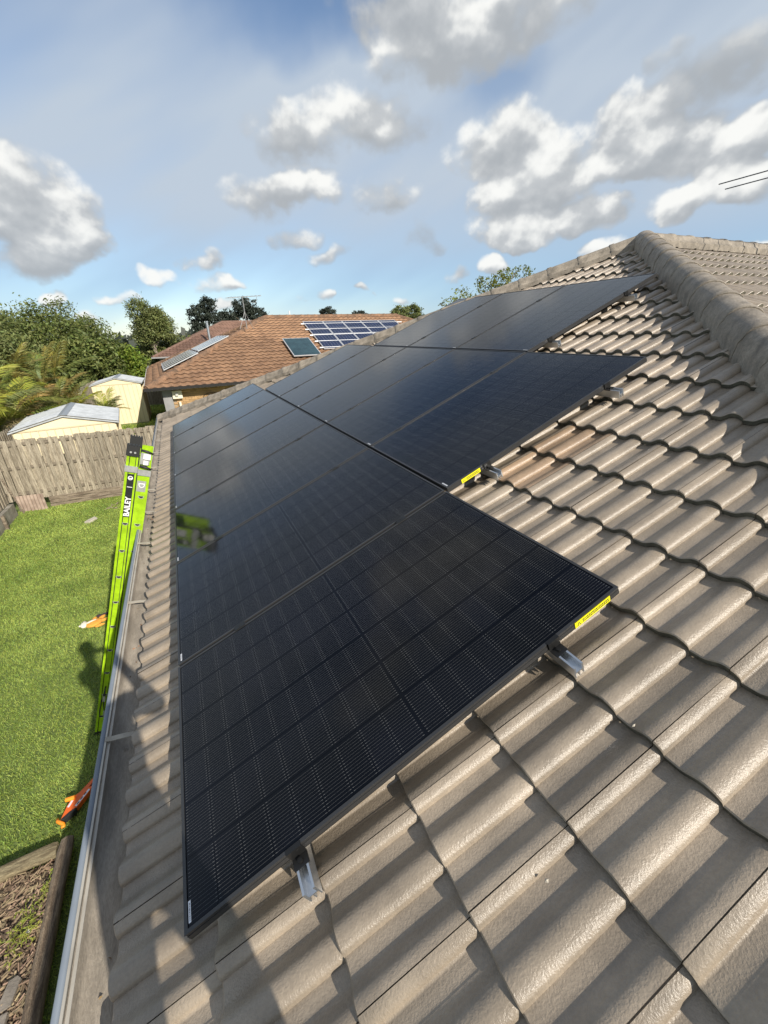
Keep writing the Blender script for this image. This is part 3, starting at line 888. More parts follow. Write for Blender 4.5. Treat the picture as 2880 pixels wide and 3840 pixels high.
# rails with clamps ------------------------------------------------
RAILV = ((0.355, 1.405), (0.305, 1.345), (0.275, 1.285))
rail_prof = [(-0.02, -0.0355), (-0.013, -0.0355), (-0.013, -0.062), (0.013, -0.062), (0.013, -0.0355), (0.02, -0.0355), (0.02, -0.088), (0.016, -0.088), (0.016, -0.066), (0.002, -0.066), (0.002, -0.088), (-0.002, -0.088), (-0.002, -0.066), (-0.016, -0.066), (-0.016, -0.088), (-0.02, -0.088)]
KEY = lambda r, j: '%s aluminium mounting rail under the %s row of solar panels' % (('lower', 'upper')[j], ROWN[r])
for r in range(3):
    k0, n = first_in_row[r], count_in_row[r]
    for j, vv in enumerate(RAILV[r]):
        v = r * PV + vv; ua = k0 * PU - 0.105; ub = (k0 + n) * PU + 0.06
        root = thing('mounting_track', KEY(r, j), 'rail', group='panel mounting rails', M=F_W @ Matrix.Translation((v, ua, 0)))
        mb = MB(); ln = ub - ua; m = len(rail_prof)
        vs = [(x, 0, z) for x, z in rail_prof] + [(x, ln, z) for x, z in rail_prof]
        fs = [(i, (i + 1) % m, m + (i + 1) % m, m + i) for i in range(m)]
        # end faces as strips of the section
        caps_i = [(0, 1, 2, 13, 15), (4, 5, 6, 7), (2, 3, 4, 8, 13)]
        mb.add(vs, fs)
        for off in (0, m):
            mb.f += [tuple(off + q for q in (0, 1, 2, 13, 14, 15)), tuple(off + q for q in (3, 4, 5, 6, 7, 8)), tuple(off + q for q in (2, 3, 8, 9, 12, 13)), tuple(off + q for q in (9, 10, 11, 12))]; mb.m += [0] * 4
        mb.build('channel', M['rail'], root, Matrix.Identity(4), local=True)
        for q in range(n + 1):
            uc = (k0 + q) * PU - 0.010 - ua
            c = MB()
            if q == 0:
                uc = k0 * PU - ua
                c.box2((-0.025, uc - 0.003, 0.0004), (0.025, uc + 0.009, 0.0035)); c.box2((-0.025, uc - 0.0065, -0.036), (0.025, uc - 0.003, 0.0035)); c.box2((-0.025, uc - 0.040, -0.0385), (0.025, uc - 0.0066, -0.0345))
                o = c.build('end_clamp', M['clamp'], root, Matrix.Identity(4), local=True)
                b = MB(); b.tube([(0, uc - 0.022, -0.036), (0, uc - 0.022, -0.026)], 0.0075, 10); b.build('bolt', M['clamp'], o, Matrix.Identity(4), local=True, smooth=True, sharp=0.6)
            elif q == n:
                uc = (k0 + n) * PU - 0.02 - ua
                c.box2((-0.025, uc - 0.009, 0.0004), (0.025, uc + 0.003, 0.0035)); c.box2((-0.025, uc + 0.003, -0.036), (0.025, uc + 0.0065, 0.0035)); c.box2((-0.025, uc + 0.0066, -0.0385), (0.025, uc + 0.04, -0.0345))
                c.build('end_clamp', M['clamp'], root, Matrix.Identity(4), local=True)
            else:
                c.box2((-0.03, uc - 0.019, 0.0004), (0.03, uc + 0.019, 0.0042)); c.box2((-0.03, uc - 0.0085, -0.036), (0.03, uc + 0.0085, 0.0003))
                o = c.build('mid_clamp', M['clamp'], root, Matrix.Identity(4), local=True)
                b = MB(); b.tube([(0, uc, 0.004), (0, uc, 0.0075)], 0.006, 8); b.build('bolt', M['clamp'], o, Matrix.Identity(4), local=True)

# ------------------------------------------------------------------ ladder
M['lgreen'] = material('green_fibreglass', (0.35, 0.58, 0.012), 0.42, var=0.22, var_scale=9, fine=(35, 0.12), spec=0.4)
M['alu'] = material('aluminium_sheet', (0.55, 0.55, 0.54), 0.4, metal=0.6, var=0.15, var_scale=25)
M['rubber_and_shade'] = material('black_rubber_and_shade', (0.018, 0.018, 0.018), 0.6)  # rubber parts, and the shade filled into the ladder stile gaps
M['decal'] = material('black_decal', (0.015, 0.017, 0.018), 0.45)
M['lwhite'] = material('white_print', (0.8, 0.8, 0.8), 0.5)
M['lgrey'] = material('grey_print', (0.28, 0.29, 0.29), 0.5)
lad_dir = Vector((0.33, 0, 0.944)).normalized()
LY = 3.65
lad_px = Vector((0, -1, 0)).cross(lad_dir) * -1      # across the stile, towards the house (+x, -z)
lad_px = Vector((lad_dir.z, 0, -lad_dir.x))
foot = Vector((-1.39, LY, 0.0))
FL = Matrix.Identity(4)
for i in range(3): FL[i][0] = lad_px[i]; FL[i][1] = (0, 1, 0)[i]; FL[i][2] = lad_dir[i]; FL[i][3] = foot[i]
# right-handed check: x cross y = z
ladder = thing('extension_ladder', 'lime green fibreglass extension ladder leaning on the roof gutter', 'ladder', M=FL)
I4 = Matrix.Identity(4)


def lpart(mb, name, mat, parent=None, **kw): return mb.build(name, mat, parent or ladder, I4, local=True, **kw)


LAD_W = 0.44
top_a, top_b = 3.40, 3.36
for s in (0, 1):
    y0 = 0.0 if s == 0 else LAD_W; sg = 1 if s == 0 else -1
    # base section (left): channel open to the outside
    c = MB()
    c.box2((0.0, min(y0, y0 + sg * 0.03), 0.02), (0.022, max(y0, y0 + sg * 0.03), top_a))
    c.box2((0.080, min(y0, y0 + sg * 0.03), 0.02), (0.096, max(y0, y0 + sg * 0.03), top_a - 0.05))
    c.box2((0.029, min(y0 + sg * 0.006, y0 + sg * 0.012), 0.02), (0.074, max(y0 + sg * 0.006, y0 + sg * 0.012), top_a))
    lpart(c, 'stile', M['lgreen'])
    c = MB(); c.box2((0.0225, min(y0 + sg * 0.0125, y0 + sg * 0.028), 0.03), (0.0795, max(y0 + sg * 0.0125, y0 + sg * 0.028), top_a - 0.06)); c.box2((0.0965, min(y0 + sg * 0.006, y0 + sg * 0.03), 0.06), (0.1055, max(y0 + sg * 0.006, y0 + sg * 0.03), top_b - 0.01)); lpart(c, 'gap_shade_strip', M['rubber_and_shade'])  # black strips added in the stile gaps to stand for their shadow
    # fly section (right): flat web outside
    c = MB()
    c.box2((0.106, min(y0 + sg * 0.004, y0 + sg * 0.01), 0.05), (0.206, max(y0 + sg * 0.004, y0 + sg * 0.01), top_b))
    c.box2((0.106, min(y0 + sg * 0.01, y0 + sg * 0.04), 0.05), (0.114, max(y0 + sg * 0.01, y0 + sg * 0.04), top_b))
    c.box2((0.198, min(y0 + sg * 0.01, y0 + sg * 0.04), 0.05), (0.206, max(y0 + sg * 0.01, y0 + sg * 0.04), top_b))
    lpart(c, 'stile', M['lgreen'])
    c = MB()      # end cap with teeth
    ya, yb = y0 - 0.012 * sg, y0 + 0.045 * sg
    c.box2((-0.008, min(ya, yb), top_a - 0.065), (0.102, max(ya, yb), top_a + 0.03))
    for k in range(5): c.box2((-0.006 + k * 0.0225, min(ya, yb) + 0.002, top_a + 0.03), (0.008 + k * 0.0225, max(ya, yb) - 0.002, top_a + 0.043))
    cap = lpart(c, 'end_cap', M['rubber_and_shade'])
    for xx in (0.03, 0.065):
        b = MB(); b.tube([(xx, ya, top_a - 0.028), (xx, ya - 0.007 * sg, top_a - 0.028)], 0.0095, 12); lpart(b, 'rivet', M['alu'], cap, smooth=True, sharp=0.6)
    c = MB(); c.box2((0.0, min(y0 - 0.006 * sg, y0 + 0.04 * sg), -0.005), (0.098, max(y0 - 0.006 * sg, y0 + 0.04 * sg), 0.045)); lpart(c, 'foot', M['rubber_and_shade'])
# aluminium guide bracket, pulley, latch
c = MB(); c.box2((-0.006, -0.006, top_a - 0.225), (0.102, -0.001, top_a - 0.165)); c.box2((-0.006, -0.001, top_a - 0.225), (-0.001, 0.05, top_a - 0.165)); lpart(c, 'guide_bracket', M['alu'])
c = MB(); c.box2((0.104, -0.005, top_a - 0.245), (0.212, -0.0005, top_a - 0.185)); c.box2((0.208, -0.0005, top_a - 0.245), (0.214, 0.05, top_a - 0.185)); lpart(c, 'guide_bracket', M['alu'])
c = MB(); c.box2((0.112, -0.012, top_a - 0.13), (0.19, 0.0, top_a - 0.02)); lpart(c, 'pulley_plate', M['alu'])
c = MB(); c.box2((0.135, -0.024, top_a - 0.075), (0.196, -0.0125, top_a - 0.022)); lpart(c, 'latch', M['white'])
c = MB(); c.box2((0.14, -0.022, top_a - 0.13), (0.18, -0.0125, top_a - 0.092)); lpart(c, 'latch', M['white'])
for zz in (top_a + 0.0, top_a - 0.155):
    c = MB(); c.tube([(0.112, -0.012, zz + 0.006), (0.165, -0.016, zz), (0.212, -0.008, zz - 0.016)], [0.012, 0.014, 0.009], 8); lpart(c, 'rubber_bumper', M['rubber_and_shade'], smooth=True)
# rungs with D-shaped ends
z_r = [0.268 + 0.297 * k for k in range(10)]
for k, z in enumerate(z_r):
    for xo, y0, yl in ((0.0515, 0.0062, LAD_W - 0.0062), (0.156, 0.0042, LAD_W - 0.0042)):
        d = MB(); pr = [(0.026 * math.cos(a), 0.027 * math.sin(a)) for a in [PI + i * PI / 8 for i in range(9)]]
        d.prism([Vector((xo + a, y0 - 0.003, z + 0.004 + b)) for a, b in pr], (0, yl - y0 + 0.006, 0))
        ru = lpart(d, 'rung', M['alu'])
        h = MB(); h.prism([Vector((xo + a * 0.72, y0 - 0.0055, z + 0.002 + b * 0.62)) for a, b in pr], (0, 0.002, 0)); lpart(h, 'rung_hole', M['rubber_and_shade'], ru)


def text_part(txt, size, parent, mat, Mloc, name='lettering', bold=0.03, local=True):
    cu = bpy.data.curves.new('t', 'FONT'); cu.body = txt; cu.size = size; cu.offset = bold * size; cu.extrude = 0.0006; cu.align_x = 'LEFT'
    o = bpy.data.objects.new('t', cu); COL.objects.link(o)
    dg = bpy.context.evaluated_depsgraph_get()
    me = bpy.data.meshes.new_from_object(o.evaluated_get(dg))
    bpy.data.objects.remove(o); bpy.data.curves.remove(cu)
    me.name = name; me.materials.clear(); me.materials.append(mat)
    return obj(name, me, parent, Mloc, local)


def along(x, y, z, s=1):   # text runs up the stile and is read from the -y side
    m = Matrix.Identity(4)
    ex, ey = Vector((0, 0, 1)), Vector((-1, 0, 0)); ez = ex.cross(ey)
    for i in range(3): m[i][0] = ex[i]; m[i][1] = ey[i]; m[i][2] = ez[i]
    m.translation = (x, y, z)
    return m


zt = 2.99
dec = lpart(MB().box2((0.026, 0.003, zt - 0.28), (0.077, 0.0055, zt + 0.165)), 'decal', M['decal'])
text_part('BAILEY', 0.066, dec, M['lwhite'], along(0.0735, 0.0022, zt - 0.272))
c = MB()
for k in range(20):
    a, b = 2 * PI * k / 20, 2 * PI * (k + 1) / 20
    c.add([(0.05 + 0.021 * math.cos(a), 0.0022, zt + 0.125 + 0.021 * math.sin(a)), (0.05 + 0.021 * math.cos(b), 0.0022, zt + 0.125 + 0.021 * math.sin(b)), (0.05 + 0.014 * math.cos(b), 0.0022, zt + 0.125 + 0.014 * math.sin(b)), (0.05 + 0.014 * math.cos(a), 0.0022, zt + 0.125 + 0.014 * math.sin(a))], [(0, 1, 2, 3)])
c.box2((0.035, 0.0020, zt + 0.118), (0.065, 0.0024, zt + 0.126)); c.box2((0.03, 0.0020, zt + 0.03), (0.074, 0.0024, zt + 0.036))
lpart(c, 'emblem', M['lwhite'], dec)
c = lpart(MB().box2((0.11, 0.0015, zt + 0.0), (0.185, 0.0036, zt + 0.11)), 'decal', M['alu'])
e = MB()
for k in range(12):
    a, b = PI + PI * k / 12, PI + PI * (k + 1) / 12
    e.add([(0.15 + 0.027 * math.cos(a), 0.001, zt + 0.08 + 0.04 * math.sin(a)), (0.15 + 0.027 * math.cos(b), 0.001, zt + 0.08 + 0.04 * math.sin(b)), (0.15 + 0.02 * math.cos(b), 0.001, zt + 0.076 + 0.03 * math.sin(b)), (0.15 + 0.02 * math.cos(a), 0.001, zt + 0.076 + 0.03 * math.sin(a))], [(0, 1, 2, 3)])
e.box2((0.123, 0.0008, zt + 0.078), (0.177, 0.0012, zt + 0.086))
lpart(e, 'emblem', M['lwhite'], c)
zt2 = 1.26
dec = lpart(MB().box2((0.118, 0.0015, zt2 - 0.52), (0.19, 0.0036, zt2 + 0.24)), 'decal', M['decal'])
text_part('BAILEY', 0.062, dec, M['lgrey'], along(0.178, 0.001, zt2 + 0.0))
wl_ = MB()
for k, (a, b, cc) in enumerate(((-0.16, -0.06, 0), (-0.25, -0.18, 1), (-0.38, -0.27, 0), (-0.5, -0.4, 0))):
    wl_.box2((0.128, 0.0008, zt2 + a), (0.182, 0.0012, zt2 + b), m=cc)
lpart(wl_, 'warning_print', [M['lgrey'], M['yellow']], dec)
# rope and cleats low on the base section
c = MB(); c.tube([(0.05, -0.004, 0.68), (0.052, -0.012, 0.45), (0.075, -0.012, 0.28), (0.03, -0.012, 0.27), (0.02, -0.006, 0.36), (0.035, -0.012, 0.5), (0.05, -0.004, 0.66)], 0.005, 6); lpart(c, 'rope', M['rubber_and_shade'], smooth=True)
for xx, zz in ((0.05, 0.52), (0.07, 0.32)):
    c = MB(); c.box2((xx - 0.012, -0.018, zz - 0.035), (xx + 0.012, 0.0, zz + 0.035)); lpart(c, 'cleat', M['alu'])

# ------------------------------------------------------------------ lawn grass (uncountable)
def grass(name, n, xr, yr, hmin, hmax, wd, excl, mat, dens=None, kind='stuff'):
    X = rng.uniform(*xr, n); Y = rng.uniform(*yr, n)
    keep = np.ones(n, bool)
    for (a, b, c_, d) in excl: keep &= ~((X > a) & (X < b) & (Y > c_) & (Y < d))
    if dens is not None: keep &= rng.uniform(0, 1, n) < dens(X, Y)
    X, Y = X[keep], Y[keep]; n = len(X)
    a = rng.uniform(0, 2 * PI, n); h = rng.uniform(hmin, hmax, n); w = rng.uniform(0.6, 1.2, n) * wd * np.clip(Y / 6, 0.8, 2.2)
    lean = rng.uniform(0.4, 1.5, n) * h; la = rng.uniform(0, 2 * PI, n)
    p0 = np.stack([X - np.cos(a) * w, Y - np.sin(a) * w, np.zeros(n)], 1); p1 = np.stack([X + np.cos(a) * w, Y + np.sin(a) * w, np.zeros(n)], 1)
    mx = X + np.cos(la) * lean * 0.4; my = Y + np.sin(la) * lean * 0.4
    p2 = np.stack([mx + np.cos(a) * w * 0.8, my + np.sin(a) * w * 0.8, h * 0.75], 1); p3 = np.stack([mx - np.cos(a) * w * 0.8, my - np.sin(a) * w * 0.8, h * 0.75], 1)
    p4 = np.stack([X + np.cos(la) * lean, Y + np.sin(la) * lean, h], 1)
    V = np.stack([p0, p1, p2, p3, p4], 1).reshape(-1, 3)
    b = np.arange(n)[:, None] * 5
    F = np.concatenate([b + [0, 1, 2], b + [0, 2, 3], b + [3, 2, 4]])
    o = obj(name, np_mesh(name, V, F, mat)); tag(o, kind=kind)
    return o


BED = (-3.2, -1.46, -1.5, 2.33)
tag(grass('lawn_grass', 320000, (-4.3, -0.6), (0.4, 12.5), 0.010, 0.036, 0.0036, [BED], M['blade'], dens=lambda x, y: np.clip(1.25 - 0.07 * y, 0.45, 1)), 'short green lawn grass beside the house', 'grass')
o = grass('neighbour_grass', 26000, (-4.2, 2.0), (15, 31), 0.03, 0.12, 0.01, [(-4.4, -1.4, 13.0, 17.0), (-4.4, -1.6, 24.2, 27.6), (-0.5, 3, 18.5, 33)], M['blade']); tag(o, 'rough green grass between the sheds and the brown roofed house', 'grass')

# ------------------------------------------------------------------ garden bed
M['mulch'] = material('mulch', (0.17, 0.115, 0.072), 0.9, dark=(0.07, 0.046, 0.03), var=0.3, var_scale=14, bump=1.0, bump_scale=45, bump_dist=0.03)
M['chip'] = material('wood_chip', (0.27, 0.195, 0.125), 0.85, island=0.5)
M['log'] = material('weathered_log', (0.36, 0.275, 0.19), 0.85, dark=(0.17, 0.12, 0.08), var=0.3, var_scale=7, stretch=(6, 0.9, 6), fine=(60, 0.4), bump=0.9, bump_scale=40, bump_dist=0.02)
M['log2'] = material('split_log', (0.42, 0.35, 0.21), 0.85, dark=(0.20, 0.15, 0.08), var=0.3, var_scale=7, stretch=(0.9, 6, 6), fine=(60, 0.35), bump=0.9, bump_scale=40, bump_dist=0.02)
mb = MB(); nx, ny = 40, 80
for j in range(ny + 1):
    for i in range(nx + 1):
        x = -3.2 + i / nx * 1.74; y = -1.5 + j / ny * 3.84
        mb.v.append((x, y, 0.035 + 0.018 * math.sin(x * 9 + y * 4) * math.cos(y * 7 - x * 3) + random.uniform(-0.006, 0.006)))
for j in range(ny):
    for i in range(nx):
        a = j * (nx + 1) + i; mb.f.append((a, a + 1, a + nx + 2, a + nx + 1)); mb.m.append(0)
tag(mb.build('garden_bed', M['mulch'], smooth=True), kind='structure')
chips = MB()
for _ in range(3800):
    x, y = random.uniform(-2.4, -1.47), random.uniform(0.8, 2.32); a = random.uniform(0, PI); l = random.uniform(0.008, 0.045); w_ = random.uniform(0.0015, 0.006); z = 0.045 + random.uniform(0, 0.03); t = random.uniform(-0.4, 0.4) * l
    dx, dy = math.cos(a) * l, math.sin(a) * l; ex, ey = -math.sin(a) * w_, math.cos(a) * w_
    chips.add([(x - dx - ex, y - dy - ey, z - t), (x + dx - ex, y + dy - ey, z + t), (x + dx + ex, y + dy + ey, z + t + 0.003), (x - dx + ex, y - dy + ey, z - t + 0.003)], [(0, 1, 2, 3)])
tag(chips.build('mulch_chips', M['chip']), 'brown bark mulch and twigs covering the garden bed', 'mulch', kind='stuff')


def log_obj(name, p0, p1, r, mat, label, flat=False, seed=1):
    rnd = random.Random(seed); p0, p1 = Vector(p0), Vector(p1); d = p1 - p0; L = d.length; d.normalize()
    y = Vector((0, 0, 1)).cross(d).normalized(); z = Vector((0, 0, 1)); n = 18; k = 40; vs = []
    for i in range(k + 1):
        t = i / k; c = p0 + d * (L * t) + y * 0.006 * math.sin(t * 9 + seed) + z * 0.004 * math.sin(t * 7)
        for j in range(n):
            a = 2 * PI * j / n; rr = r * (1 + 0.07 * math.sin(3 * a + t * 5) + 0.05 * math.sin(5 * a - t * 11) + rnd.uniform(-0.035, 0.035))
            if i in (0, k): rr *= 0.86
            yy, zz = rr * math.cos(a), rr * math.sin(a)
            if flat and zz > r * 0.35: zz = r * 0.35 + (zz - r * 0.35) * 0.25
            vs.append(c + y * yy + z * zz)
    fs = [(i * n + j, i * n + (j + 1) % n, (i + 1) * n + (j + 1) % n, (i + 1) * n + j) for i in range(k) for j in range(n)]
    fs += [tuple(range(n)), tuple(k * n + j for j in range(n))]
    mb = MB().add(vs, fs)
    o = mb.build(name, mat, smooth=True, sharp=0.9)
    return tag(o, label, 'log')


log_obj('edging_log', (-1.40, 2.42, 0.105), (-1.38, -1.2, 0.105), 0.055, M['log'], 'long round weathered log edging the garden bed beside the gutter', seed=3)
MB().box2((-1.445, -1.2, 0.0), (-1.335, 2.40, 0.06)).build
log_obj('edging_log', (-1.475, 2.385, 0.085), (-2.6, 2.355, 0.085), 0.062, M['log2'], 'pale split log closing the end of the garden bed', flat=True, seed=9)
# slabs in the bed
M['slab'] = material('stone_slab', (0.24, 0.21, 0.175), 0.85, var=0.25, var_scale=9, bump=0.6, bump_scale=50)
for poly, lab in (([(-1.64, 1.40), (-1.555, 1.415), (-1.53, 1.545), (-1.555, 1.57), (-1.60, 1.56)], 'larger grey stone slab lying on the mulch'), ([(-1.70, 1.22), (-1.57, 1.24), (-1.56, 1.385), (-1.64, 1.385), (-1.70, 1.33)], 'grey stone slab on the mulch at the bottom left corner of the picture')):
    mb = MB().prism([Vector((x, y, 0.05)) for x, y in poly], (0, 0, 0.035)); tag(mb.build('stone_slab', M['slab']), lab, 'stone')
# weeds, crumpled plastic
M['weed'] = material('yellow_green_weed', (0.30, 0.33, 0.05), 0.6, island=0.3, trans=0.25)
wroot = thing('weed_clump', 'straggly yellow green weeds growing in the garden bed', 'weed', (-1.57, 1.86, 0.05))
mb = MB(); lv = MB()
for i in range(46):
    cx, cy = (random.gauss(-1.58, 0.045), random.gauss(1.85, 0.07)) if i < 34 else (random.gauss(-1.505, 0.02), random.uniform(1.95, 2.22))
    a = random.uniform(0, 2 * PI); L = random.uniform(0.05, 0.13) if i < 34 else random.uniform(0.03, 0.06)
    pts = [(cx + math.cos(a) * L * t + random.uniform(-0.01, 0.01), cy + math.sin(a) * L * t + random.uniform(-0.01, 0.01), 0.06 + 0.05 * math.sin(t * 2.4)) for t in (0, 0.35, 0.7, 1)]
    mb.tube(pts, [0.003, 0.0025, 0.002, 0.001], 4, cap=False)
    for q in range(4):
        p = Vector(pts[random.randint(1, 3)]); b = random.uniform(0, 2 * PI); l = random.uniform(0.008, 0.02)
        lv.add([p, p + Vector((math.cos(b) * l, math.sin(b) * l * 0.6, 0.006)), p + Vector((math.cos(b) * l * 1.8, math.sin(b) * l * 1.8, 0.0)), p + Vector((math.cos(b + 0.7) * l, math.sin(b + 0.7) * l, 0.004))], [(0, 1, 2, 3)])
mb.build('stem', M['weed'], wroot); tag(lv.build('leaf', M['weed'], wroot), kind='stuff')


def crumple(name, c, r, mat, label, cat, seed, flat=0.35):
    rnd = random.Random(seed); mb = MB(); n, k = 10, 5; vs = [(c[0], c[1], c[2] + r * flat)]
    for i in range(1, k + 1):
        for j in range(n):
            a = 2 * PI * j / n; t = i / k; rr = r * t * rnd.uniform(0.7, 1.15)
            vs.append((c[0] + rr * math.cos(a), c[1] + rr * math.sin(a) * 1.4, c[2] + max(-0.01, r * flat * (1 - t * t) + rnd.uniform(-0.3, 0.3) * r * flat)))
    fs = [(0, 1 + j, 1 + (j + 1) % n) for j in range(n)]
    for i in range(k - 1):
        for j in range(n): fs.append((1 + i * n + j, 1 + (i + 1) * n + j, 1 + (i + 1) * n + (j + 1) % n, 1 + i * n + (j + 1) % n))
    return tag(mb.add(vs, fs).build(name, mat), label, cat)


crumple('plastic_scrap', (-1.555, 1.845, 0.07), 0.024, M['white'], 'small crumpled white plastic scrap among the weeds', 'litter', 5)
crumple('cloth_scrap', (-1.60, 2.02, 0.06), 0.028, M['rubber_and_shade'], 'small black scrap of cloth on the mulch', 'litter', 6)

# ------------------------------------------------------------------ toys on the lawn
M['orange'] = material('orange_plastic', (0.75, 0.13, 0.015), 0.38, var=0.06)
M['orange2'] = material('bright_orange_plastic', (0.95, 0.30, 0.02), 0.38)
toy_d = Vector((-1.27 - -1.50, 3.04 - 2.66, 0)).normalized()
FT = Matrix.Identity(4); px = Vector((toy_d.y, -toy_d.x, 0))
for i in range(3): FT[i][0] = toy_d[i]; FT[i][1] = -px[i]; FT[i][2] = (0, 0, 1)[i]; FT[i][3] = (-1.50, 2.66, 0.03)[i]
toy = thing('toy_blaster', 'orange and black plastic toy lying on the grass beside the log', 'toy', M=FT)


def slab_poly(poly, z0, z1, bev=0.006):
    n = len(poly); cx = sum(p[0] for p in poly) / n; cy = sum(p[1] for p in poly) / n
    def inset(p):
        d = Vector((cx - p[0], cy - p[1])); d.normalize(); return (p[0] + d.x * bev, p[1] + d.y * bev)
    q = [inset(p) for p in poly]
    vs = [(*p, z0) for p in poly] + [(*p, z1 - bev) for p in poly] + [(*p, z1) for p in q]
    fs = [tuple(reversed(range(n))), tuple(range(2 * n, 3 * n))]
    for i in range(n):
        j = (i + 1) % n; fs += [(i, j, n + j, n + i), (n + i, n + j, 2 * n + j, 2 * n + i)]
    return MB().add(vs, fs)


# local: x towards the tip, y left of travel
body = [(0.0, 0.012), (0.03, 0.022), (0.115, 0.05), (0.20, 0.06), (0.26, 0.03), (0.445, -0.012), (0.455, -0.03), (0.40, -0.03), (0.31, -0.028), (0.33, -0.062), (0.30, -0.062), (0.12, -0.055), (0.08, -0.02)]
slab_poly(body, 0.0, 0.05).build('shell', M['orange'], toy, I4, local=True)
slab_poly([(0.425, 0.004), (0.45, 0.018), (0.462, 0.0), (0.465, -0.03), (0.44, -0.02)], 0.0, 0.045).build('front_sight', M['orange'], toy, I4, local=True)
slab_poly([(0.0, 0.008), (0.075, -0.018), (0.115, -0.052), (0.10, -0.065), (0.0, -0.022)], 0.0, 0.056).build('grip', M['rubber_and_shade'], toy, I4, local=True)
slab_poly([(0.33, -0.062), (0.325, -0.035), (0.42, -0.035), (0.40, -0.06)], 0.0, 0.04).build('barrel', M['rubber_and_shade'], toy, I4, local=True)
c = MB(); c.tube([(0.20, 0.03, 0.055), (0.185, 0.06, 0.055), (0.17, 0.10, 0.052)], [0.02, 0.021, 0.02], 10); c.build('priming_knob', M['orange2'], toy, I4, local=True, smooth=True, sharp=0.8)
c = MB(); c.tube([(0.012, 0.06, 0.03), (-0.008, 0.035, 0.035), (-0.016, 0.0, 0.04), (-0.022, -0.035, 0.035), (-0.036, -0.05, 0.03), (-0.05, -0.035, 0.03)], [0.012, 0.015, 0.016, 0.016, 0.014, 0.011], 8); c.build('handle_loop', M['orange2'], toy, I4, local=True, smooth=True)
st = slab_poly([(0.125, -0.046), (0.285, -0.058), (0.29, -0.038), (0.13, -0.025)], 0.0502, 0.0512, 0.0005).build('sticker', M['sticker'], toy, I4, local=True)
c = MB()
for a in (0.14, 0.185, 0.23): c.add([(a, -0.042, 0.0518), (a + 0.028, -0.0445, 0.0518), (a + 0.029, -0.034, 0.0518), (a + 0.001, -0.031, 0.0518)], [(0, 1, 2, 3)])
c.build('print', M['ink'], st, I4, local=True)
slab_poly([(0.11, 0.018), (0.175, 0.025), (0.17, 0.045), (0.11, 0.038)], 0.0502, 0.0512, 0.0005).build('sticker', M['sticker'], toy, I4, local=True)

M['plush_o'] = material('orange_plush', (0.80, 0.36, 0.06), 0.95, var=0.15, var_scale=30, bump=0.8, bump_scale=150)
M['plush_w'] = material('cream_plush', (0.82, 0.76, 0.62), 0.95, bump=0.8, bump_scale=150)
M['plush_d'] = material('dark_plush', (0.045, 0.03, 0.035), 0.95)
plush = thing('plush_toy', 'flattened orange and cream plush animal toy on the lawn beside the ladder', 'toy', (-1.70, 6.0, 0.02))


def blob(name, c, r, mat, parent, rot=0.0, seed=0):
    rnd = random.Random(seed); mb = MB(); n, k = 14, 8
    for i in range(k + 1):
        t = PI * i / k
        for j in range(n):
            a = 2 * PI * j / n; s = 1 + 0.05 * math.sin(3 * a + seed)
            x, y, z = r[0] * math.sin(t) * math.cos(a) * s, r[1] * math.sin(t) * math.sin(a) * s, r[2] * math.cos(t)
            mb.v.append((c[0] + x * math.cos(rot) - y * math.sin(rot), c[1] + x * math.sin(rot) + y * math.cos(rot), c[2] + z))
    for i in range(k):
        for j in range(n): mb.f.append((i * n + j, (i + 1) * n + j, (i + 1) * n + (j + 1) % n, i * n + (j + 1) % n)); mb.m.append(0)
    return mb.build(name, mat, parent, smooth=True)


blob('body', (-1.69, 5.98, 0.045), (0.13, 0.10, 0.035), M['plush_o'], plush, 0.3, 1)
blob('belly', (-1.715, 5.995, 0.07), (0.075, 0.028, 0.016), M['plush_w'], plush, 0.35, 2)
hd = blob('head', (-1.82, 5.985, 0.05), (0.05, 0.085, 0.035), M['plush_w'], plush, 0.1, 3)
blob('nose', (-1.875, 5.965, 0.055), (0.014, 0.018, 0.014), M['plush_w'], hd, 0, 4)
for ex, ey in ((-1.835, 6.01), (-1.80, 6.045)): blob('eye', (ex, ey, 0.083), (0.006, 0.007, 0.004), M['plush_d'], hd, 0, 5)
blob('leg', (-1.60, 6.09, 0.04), (0.075, 0.03, 0.025), M['plush_o'], plush, 0.9, 6)
blob('leg', (-1.565, 6.0, 0.04), (0.085, 0.028, 0.025), M['plush_o'], plush, 0.3, 7)
blob('arm', (-1.695, 6.10, 0.04), (0.045, 0.03, 0.025), M['plush_o'], plush, 1.2, 8)
blob('leg', (-1.60, 5.885, 0.035), (0.07, 0.024, 0.02), M['plush_o'], plush, 0.3, 9)
tl = blob('tail', (-1.645, 6.165, 0.035), (0.05, 0.035, 0.022), M['plush_d'], plush, -0.3, 10)
blob('tail', (-1.56, 6.195, 0.03), (0.055, 0.02, 0.018), M['plush_d'], plush, 0.2, 11)
slab_poly([(-2.50, 10.68), (-2.36, 10.70), (-2.28, 10.93), (-2.40, 10.99), (-2.52, 10.80)], 0.0, 0.045, 0.01)
tag(slab_poly([(-2.52, 10.72), (-2.40, 10.66), (-2.27, 10.88), (-2.33, 10.99), (-2.45, 10.86)], 0.0, 0.05, 0.012).build('paving_stone', material('pale_stone', (0.5, 0.46, 0.38), 0.85, var=0.2, var_scale=9)), 'small flat pale stone set in the middle of the lawn', 'stone')

